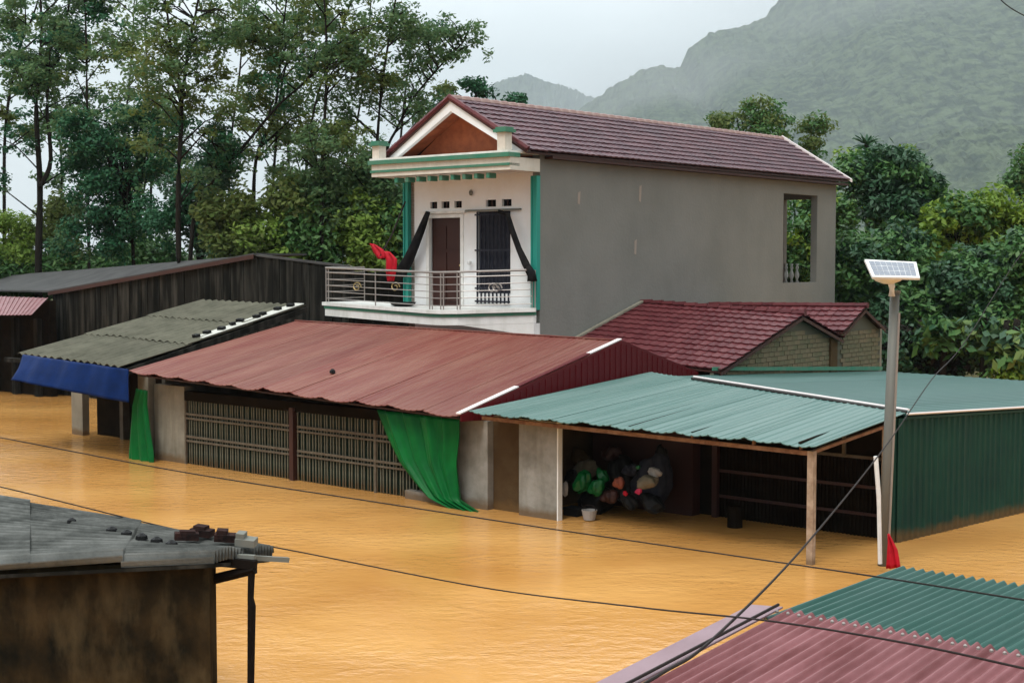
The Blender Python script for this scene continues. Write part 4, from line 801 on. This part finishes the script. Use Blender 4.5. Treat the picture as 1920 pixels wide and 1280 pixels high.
def acacia(stempx, d, r0, label, zmin=6.2, nb=13, mats=('leaf_acacia', 'leaf_olive'), extra=(), dens=175, reach=2.2):
    zmin = zmin - .5 if nb else zmin; nb = int(nb * 1.25)
    if stempx[0][0][0] < 160: d = d + 15
    elif stempx[0][0][0] < 300: d = d + 9
    g_ = d / 46; reach *= g_; zmin = 4.5 + (zmin - 4.5) * g_; r0 *= g_; dens /= g_ ** .8
    stems = []; clumps = []; twigs = []
    for si, sp in enumerate(stempx):
        P_ = smooth_stem(sp, d, .5); stems.append((P_, r0 * (1 if si == 0 else .6), .025))
        hi_ = [i for i, p in enumerate(P_) if p.z > zmin]
        for b_ in range(nb if si == 0 else nb // 2 + 1):
            if not hi_: break
            i = random.choice(hi_); p = P_[i]; a = random.uniform(0, 2 * math.pi); ln = random.uniform(.5, 1) * reach * (1.15 - .5 * i / len(P_))
            mid = p + Vector((math.cos(a) * ln * .55, math.sin(a) * ln * .55, ln * random.uniform(.3, .6))); end = mid + Vector((math.cos(a + .4) * ln * .5, math.sin(a + .4) * ln * .5, ln * random.uniform(-.05, .35)))
            twigs.append(([p, mid, end], .035, .008)); m_ = random.choice(mats)
            for q_ in range(random.randint(6, 9)):
                c_ = lerp(mid, end, random.uniform(-.2, 1.15)) + Vector((random.uniform(-.6, .6), random.uniform(-.6, .6), random.uniform(-.45, .5))) * g_; rx = random.uniform(.2, .46) * g_
                clumps.append((c_, rx, rx * random.uniform(.4, .9), int(dens * rx * rx * 1.9), m_ if random.random() < .8 else random.choice(mats)))
                if q_ % 2: twigs.append(([lerp(mid, end, .3), c_], .012, .005))
    for (x, y, rpx, m_) in extra:
        for q_ in range(int(max(6, rpx / 3.4))):
            a = random.uniform(0, 6.28); rr_ = rpx * random.random() ** .5; c_ = atd(x + rr_ * math.cos(a) * 1.2, y + rr_ * math.sin(a) * .75, d + random.uniform(-1, 1) * rpx / 60); rx = random.uniform(.25, .48) * g_
            clumps.append((c_, rx, rx * .5, int(dens * rx * rx * 2.0), m_)); 
            if q_ % 3 == 0: j = min(range(len(P_)), key=lambda k_: (P_[k_] - c_).length); twigs.append(([P_[j], lerp(P_[j], c_, .5) + Vector((0, 0, .2)), c_], .03, .008))
    return tree('acacia_tree', label, stems, clumps, mats[0], .085 * g_, twigs=twigs, flat=.6, aspect=.45)
AC = 'leaf_acacia'; OL = 'leaf_olive'; BL = 'leaf_blue'; LT = 'leaf_light'
acacia([[(12, 720), (8, 400), (12, 220), (40, 80), (62, 30), (90, -60)]], 46, .07, 'thin tree at the far left edge curving right toward the top', 7.5, 9, (OL, AC), extra=[(5, 210, 22, OL), (10, 30, 30, AC)])
acacia([[(75, 720), (72, 500), (75, 350), (68, 200), (78, 60), (70, -80)], [(75, 350), (95, 300), (88, 180), (112, 90), (140, -40)]], 43, .15, 'thick forked tree near the left edge, its two dark stems close together', 6.4, 17, (AC, BL), extra=[(60, 110, 45, AC), (110, 130, 45, AC), (60, 150, 30, AC)])
acacia([[(172, 720), (165, 400), (163, 190), (160, 30), (150, -80)]], 47, .06, 'slender straight tree between the forked tree and the dark bushy tree', 8, 12, (AC, OL), extra=[(200, 20, 45, BL), (150, 100, 40, AC)])
acacia([[(342, 720), (335, 480), (335, 330), (340, 200), (322, 150), (318, 60), (300, -60)], [(340, 200), (352, 100), (368, 20), (385, -80)]], 44, .11, 'tree behind the dark bushy tree, forking in two high up', 6.8, 17, (AC, OL), extra=[(375, 150, 45, OL), (360, 205, 30, OL), (290, 30, 40, AC), (400, 60, 50, AC)])
acacia([[(350, 720), (362, 420), (400, 340), (440, 295), (520, 200), (575, 150), (610, 90)]], 45, .08, 'tree leaning strongly to the right above the dark boarded shed', 6.8, 10, (BL, AC), extra=[(400, 290, 40, BL), (430, 260, 30, BL)])
acacia([[(468, 720), (475, 450), (480, 300), (515, 210), (530, 60), (545, -60)]], 47, .08, 'slim tree with olive foliage left of the twin stems', 6.8, 15, (OL, AC), extra=[(500, 220, 40, OL), (470, 60, 50, AC), (500, 150, 40, OL)])
acacia([[(500, 720), (508, 450), (515, 300), (530, 150), (565, 20), (580, -60)]], 49, .06, 'slim tree rising beside its olive neighbour toward the middle', 7, 12, (AC, OL), extra=[(560, 40, 50, AC)])
acacia([[(545, 720), (560, 480), (568, 380), (590, 200), (640, 60), (670, -40)]], 46, .06, 'bending slim tree whose top leans right over the straight one', 7, 12, (OL, AC), extra=[(640, 30, 50, AC), (560, 320, 40, AC)])
acacia([[(600, 720), (603, 450), (605, 300), (612, 150), (610, 30), (600, -80)]], 44, .08, 'straight dark tree just left of the balcony', 6.6, 15, (AC, OL), extra=[(650, 130, 45, AC), (640, 240, 40, OL), (600, 330, 40, AC), (580, 250, 30, AC)])
acacia([[(690, 720), (702, 480), (703, 350), (712, 200), (722, 120), (735, 40), (750, -50)]], 45, .07, 'tree standing right above the balcony railing end', 6.2, 13, (AC, OL), extra=[(730, 50, 50, AC), (720, 350, 25, AC), (700, 150, 35, OL), (660, 380, 35, AC)])
acacia([[(690, 720), (700, 500), (722, 300), (745, 240), (775, 185), (822, 128), (868, 80)]], 46, .06, 'airy tree curving right toward the house gable', 8.6, 9, (AC,), extra=[(870, 62, 32, AC), (810, 60, 45, AC), (780, 110, 40, AC), (840, 100, 25, AC)])
acacia([[(900, 720), (898, 400), (893, 200), (890, 150)], [(893, 260), (930, 210), (965, 188)]], 58, .1, 'tree mostly hidden behind the tiled roof, two tufts showing above its ridge', 15, 0, (BL,), extra=[(893, 152, 18, BL), (965, 186, 12, BL), (905, 172, 14, BL), (830, 168, 12, OL)])
for i, (x, tx, lb) in enumerate(((120, -25, 'pale slim tree standing farther back behind the forked tree'), (225, 20, 'pale slim tree farther back above the dark bushy tree'), (285, -10, 'farther slim tree just left of the high forking tree'), (425, 25, 'farther slim tree seen past the leaning stem'),
                                (545, -20, 'farther pale slim tree behind the bending one'), (655, 30, 'farther slim tree between the straight dark tree and the balcony'), (745, 20, 'farther slim tree close to the left edge of the house gable'))):
    acacia([[(x, 720), (x + tx * .3, 480), (x + tx * .2, 300), (x + tx, 130), (x + tx * 1.4, -20 if i != 6 else 120)]], 55 + i % 3, .06, lb, 7.5 if i != 6 else 6.5, 6, (AC, OL) if i % 3 else (AC, BL), dens=120, extra=[(x + tx * .5, 330, 30, OL if i % 2 else AC)])
# dark bushy tree and shrubs
def mass(specs, d, m_, dens=520, spread=1.0, k=.55):
    out = []
    for (x, y, rx, ry) in specs:
        s_ = d / F; n_ = int(10 + rx * ry / 160)
        for q_ in range(n_):
            a = random.uniform(0, 6.28); rr_ = random.random() ** .5
            c_ = atd(x + rx * rr_ * math.cos(a) * .85, y + ry * rr_ * math.sin(a) * .85, d + random.uniform(-1, 1) * rx * s_ * .8 * math.sqrt(max(0, 1 - rr_ * rr_)) * spread); r_ = random.uniform(.4, .8) * k * 1.5
            out.append((c_, r_, r_ * .75, int(dens * r_ * r_), m_ if isinstance(m_, str) else random.choice(m_)))
    return out
def bush(label, specs, d, m_, size=.09, group=None, name='shrub', trunk=None, dens=520, cat='shrub', k=.55):
    cl = mass(specs, d, m_, dens, k=k); x, y = specs[0][:2]
    st_ = [(smooth_stem(trunk or [(x, 740), (x + 8, 600), (x - 4, y)], d), .12, .05)]
    tw = [([st_[0][0][len(st_[0][0]) * 2 // 3], lerp(st_[0][0][-1], c_[0], .5), c_[0]], .05, .01) for c_ in cl[::6]]
    return tree(name, label, st_, cl, m_ if isinstance(m_, str) else m_[0], size, group, twigs=tw, aspect=.5, flat=.4, cat=cat)
bush('dense dark blue-green tree rising behind the dark boarded shed', [(245, 250, 75, 55), (300, 210, 50, 35), (190, 300, 85, 60), (150, 250, 45, 50), (300, 300, 60, 50), (230, 380, 110, 80), (180, 450, 90, 60)], 54, (BL, BL, 'leaf_acacia'), dens=360, name='bushy_tree', cat='tree')
bush('dark leafy tree at the middle of the left grove, low above the shed', [(370, 350, 60, 45), (420, 300, 35, 30), (340, 420, 70, 50), (420, 450, 70, 35)], 49, (BL, 'leaf_dark'), name='bushy_tree', cat='tree')
for i, (x, y, rx, ry, m_, lb) in enumerate(((20, 440, 60, 60, LT, 'light green shrub at the left edge behind the dark shed roof'), (110, 420, 45, 60, OL, 'olive shrub between forked tree and dark bushy tree'), (500, 440, 70, 45, LT, 'bright green shrub above the dark shed right of the leaning tree'),
                                            (590, 430, 60, 60, 'leaf_mid', 'mid green shrub behind the straight tree by the balcony'), (680, 420, 70, 70, LT, 'light green shrub seen over the balcony railing'), (745, 440, 45, 80, 'leaf_mid', 'green shrub next to the aqua corner of the house'), (560, 370, 50, 35, OL, 'loose olive shrub in the gap between slim stems'), (20, 500, 80, 30, 'leaf_mid', 'low green shrub touching the dark shed roof at far left'), (430, 400, 60, 50, OL, 'light green shrub glimpsed under the leaning tree'), (620, 350, 50, 40, 'leaf_acacia', 'rounded green shrub crown left of the slab corner, behind the straight tree'), (290, 470, 60, 35, 'leaf_mid', 'green shrub low between the dark bushy trees'), (700, 330, 40, 50, 'leaf_acacia', 'green shrub crown beside the house canopy'))):
    bush(lb, [(x, y, rx, ry), (x + 15, y + 50, rx, ry * .6)], 44.5 if x > 300 else 60, (m_, m_, m_), size=.11, dens=400, k=.55)
# right side: dense broadleaf trees
def broad(label, specs, d, m_, size=.12, dens=420, k=.62, name='broadleaf_tree'): return bush(label, specs, d, m_, size, None, name, dens=dens, cat='tree', k=k)
broad('tall olive green tree showing over the rear end of the tiled roof', [(1420, 205, 42, 28), (1360, 232, 40, 14), (1450, 240, 60, 25), (1525, 235, 36, 12), (1520, 280, 22, 30), (1420, 290, 50, 40)], 62, (OL, 'leaf_mid'), .1, 300, .5)
broad('round very dark green tree just right of the house end', [(1670, 330, 85, 50), (1730, 370, 45, 45), (1610, 320, 40, 30), (1690, 400, 80, 50)], 50, ('leaf_dark', 'leaf_dark', 'leaf_mid'))
broad('tree with a small rounded yellow-green top above the dark tree', [(1690, 292, 28, 18), (1600, 305, 40, 16), (1650, 300, 30, 14)], 51, ('leaf_bright', 'leaf_mid'), .1, 420, .45)
broad('bright yellow-green tree near the right edge below the hillside', [(1800, 420, 75, 45), (1860, 390, 50, 25), (1740, 455, 50, 30), (1900, 430, 50, 50)], 48, ('leaf_bright', 'leaf_mid', 'leaf_bright'))
broad('mid green tree directly behind the solar lamp panel', [(1620, 500, 80, 70), (1680, 470, 60, 50), (1640, 580, 90, 60)], 46, ('leaf_mid', 'leaf_dark'))
broad('large green tree between lamp post and right edge', [(1780, 540, 80, 60), (1730, 590, 60, 50), (1840, 500, 70, 40)], 45, ('leaf_mid', 'leaf_dark', 'leaf_mid'))
broad('green tree cut by the right picture edge above the teal roof', [(1890, 560, 70, 80), (1950, 480, 70, 60), (1870, 640, 60, 40)], 44, ('leaf_mid', 'leaf_mid', 'leaf_dark'))
broad('dark tree seen through the open rear loggia of the house', [(1500, 430, 70, 70), (1520, 520, 70, 60), (1560, 400, 60, 50), (1470, 500, 50, 60)], 56, ('leaf_mid', 'leaf_bright', 'leaf_mid'))
broad('distant tree at the right edge standing before the misty hillside', [(1915, 335, 32, 28), (1940, 300, 30, 30)], 70, ('leaf_mid', OL), .12, 260, .7)
broad('low dark undergrowth tree behind the lamp post at the teal roof edge', [(1720, 660, 60, 45), (1790, 670, 70, 35), (1640, 660, 40, 40)], 43, ('leaf_dark', 'leaf_dark', 'bark'), .12)
broad('low yellow-green shrub right above the teal roof at the right edge', [(1880, 708, 50, 16), (1930, 700, 40, 20)], 41, ('leaf_bright', 'leaf_mid'), .09, 420, .35, name='shrub')
# palm like crown
def radial(name, label, cpx, d, n_, ln, wd, droop, m_, cat, up=.6):
    c_ = atd(*cpx, d); g0 = Vector((c_.x, c_.y, .3)); r = bpy.data.objects.new(name, None); C.objects.link(r); r.location = g0; tag(r, label, cat)
    link('trunk', MB().tube([(0, 0, 0), (.1, 0, (c_.z - .3) * .5), tuple(c_ - g0)], [.13, .1, .08], 7).mesh('trunk', 'bark'), r)
    for i in range(n_):
        a = 2 * math.pi * i / n_ * 2.4 + random.uniform(-.2, .2); el_ = random.uniform(up - .7, up + .6); h_ = Vector((math.cos(a), math.sin(a), 0)); sd = Vector((-math.sin(a), math.cos(a), 0)); L_ = ln * random.uniform(.75, 1.1)
        def fn(s_, t_):
            w_ = wd * math.sin(math.pi * min(.97, .12 + t_ * .88)) ** .6; p = (c_ - g0) + h_ * L_ * t_ * math.cos(el_) + Vector((0, 0, L_ * (t_ * math.sin(el_) - droop * t_ * t_))) + sd * (s_ - .5) * w_
            p.z += -abs(s_ - .5) * w_ * .5 + random.uniform(-.02, .02); return p
        link('leaf', MB().grid(fn, 4, 7).mesh('leaf', m_), r)
    return r
radial('spiky_palm', 'small spiky palm crown poking above the dark round tree', (1625, 272), 52, 26, .75, .13, .35, 'leaf_dark', 'palm', .7)
for (x, y, d_, lb) in ((1765, 622, 42, 'loose shrub with large pale leaves right of the lamp post'), (1840, 625, 41.5, 'large leaved pale green shrub in the undergrowth by the teal roof'), (1900, 650, 41, 'large leaved shrub closest to the right picture edge')):
    bush(lb, [(x, y, 45, 28), (x + 10, y + 20, 40, 20)], d_, ('banana', 'leaf_mid', 'leaf_dark'), size=.2, dens=70, k=.5)
# grove that closes the view between and behind the named trees
tag(link('far_undergrowth', leaf_mesh('far_undergrowth', mass([(x, random.uniform(490, 560), 80, 40) for x in range(-100, 800, 70)], 60, LT, 260, k=.8) + mass([(x, random.uniform(500, 600), 80, 60) for x in range(1400, 2050, 70)], 58, 'leaf_mid', 300, k=.8), 'leaf_mid', .14)), kind='stuff')

# ------------------------------------------------------------ air
hz = MB().box((-6200, -70, -3), (8200, 9100, 1300)); ho = link('haze', hz.mesh('haze', 'soil')); ho.data.materials.clear()
hm = bpy.data.materials.new('haze'); hm.use_nodes = True; hn = hm.node_tree; hn.nodes.clear(); out = hn.nodes.new('ShaderNodeOutputMaterial'); pv = hn.nodes.new('ShaderNodeVolumePrincipled')
pv.inputs['Color'].default_value = (.78, .87, .9, 1); pv.inputs['Density'].default_value = HAZE; pv.inputs['Anisotropy'].default_value = .2
hn.links.new(pv.outputs[0], out.inputs['Volume']); ho.data.materials.append(hm); tag(ho, kind='stuff')

def mist(c_, rad, dens, seed):
    k = MB(); 
    k.grid(lambda a, b_: (rad[0] * math.sin(b_ * math.pi) * math.cos(-a * 2 * math.pi), rad[1] * math.sin(b_ * math.pi) * math.sin(-a * 2 * math.pi), rad[2] * math.cos(b_ * math.pi)), 24, 14)
    o = link('mist', k.mesh('mist', 'soil')); o.location = c_; o.data.materials.clear()
    m_ = bpy.data.materials.new('mist'); m_.use_nodes = True; t_ = m_.node_tree; t_.nodes.clear(); ou = t_.nodes.new('ShaderNodeOutputMaterial'); v_ = t_.nodes.new('ShaderNodeVolumePrincipled'); v_.inputs['Color'].default_value = (.95, .97, .98, 1)
    tc_ = t_.nodes.new('ShaderNodeTexCoord'); mp_ = t_.nodes.new('ShaderNodeMapping'); mp_.inputs['Scale'].default_value = tuple(1 / x for x in rad); t_.links.new(tc_.outputs['Object'], mp_.inputs[0])
    ln = t_.nodes.new('ShaderNodeVectorMath'); ln.operation = 'LENGTH'; t_.links.new(mp_.outputs[0], ln.inputs[0])
    no = t_.nodes.new('ShaderNodeTexNoise'); no.inputs['Scale'].default_value = 1.7; no.inputs['Detail'].default_value = 4; m3 = t_.nodes.new('ShaderNodeMapping'); m3.inputs['Scale'].default_value = tuple(1.3 / x for x in rad); m3.inputs['Location'].default_value = (seed, seed, 0)
    t_.links.new(tc_.outputs['Object'], m3.inputs[0]); t_.links.new(m3.outputs[0], no.inputs['Vector'])
    su = t_.nodes.new('ShaderNodeMath'); su.operation = 'SUBTRACT'; t_.links.new(no.outputs['Fac'], su.inputs[0]); t_.links.new(ln.outputs['Value'], su.inputs[1])
    mr = t_.nodes.new('ShaderNodeMapRange'); mr.inputs[1].default_value = -.5; mr.inputs[2].default_value = .25; mr.inputs[3].default_value = 0; mr.inputs[4].default_value = dens; t_.links.new(su.outputs[0], mr.inputs[0])
    t_.links.new(mr.outputs[0], v_.inputs['Density']); t_.links.new(v_.outputs[0], ou.inputs['Volume']); o.data.materials.append(m_); return tag(o, kind='stuff')
mist(atd(1290, 165, 3300), (380, 240, 150), .0011, 1.0)
mist(atd(1130, 215, 3400), (320, 200, 120), .0008, 3.0)
mist(atd(1660, 20, 3300), (560, 260, 140), .0007, 5.0)
mist(atd(1700, 300, 3000), (600, 240, 120), .00025, 8.0)
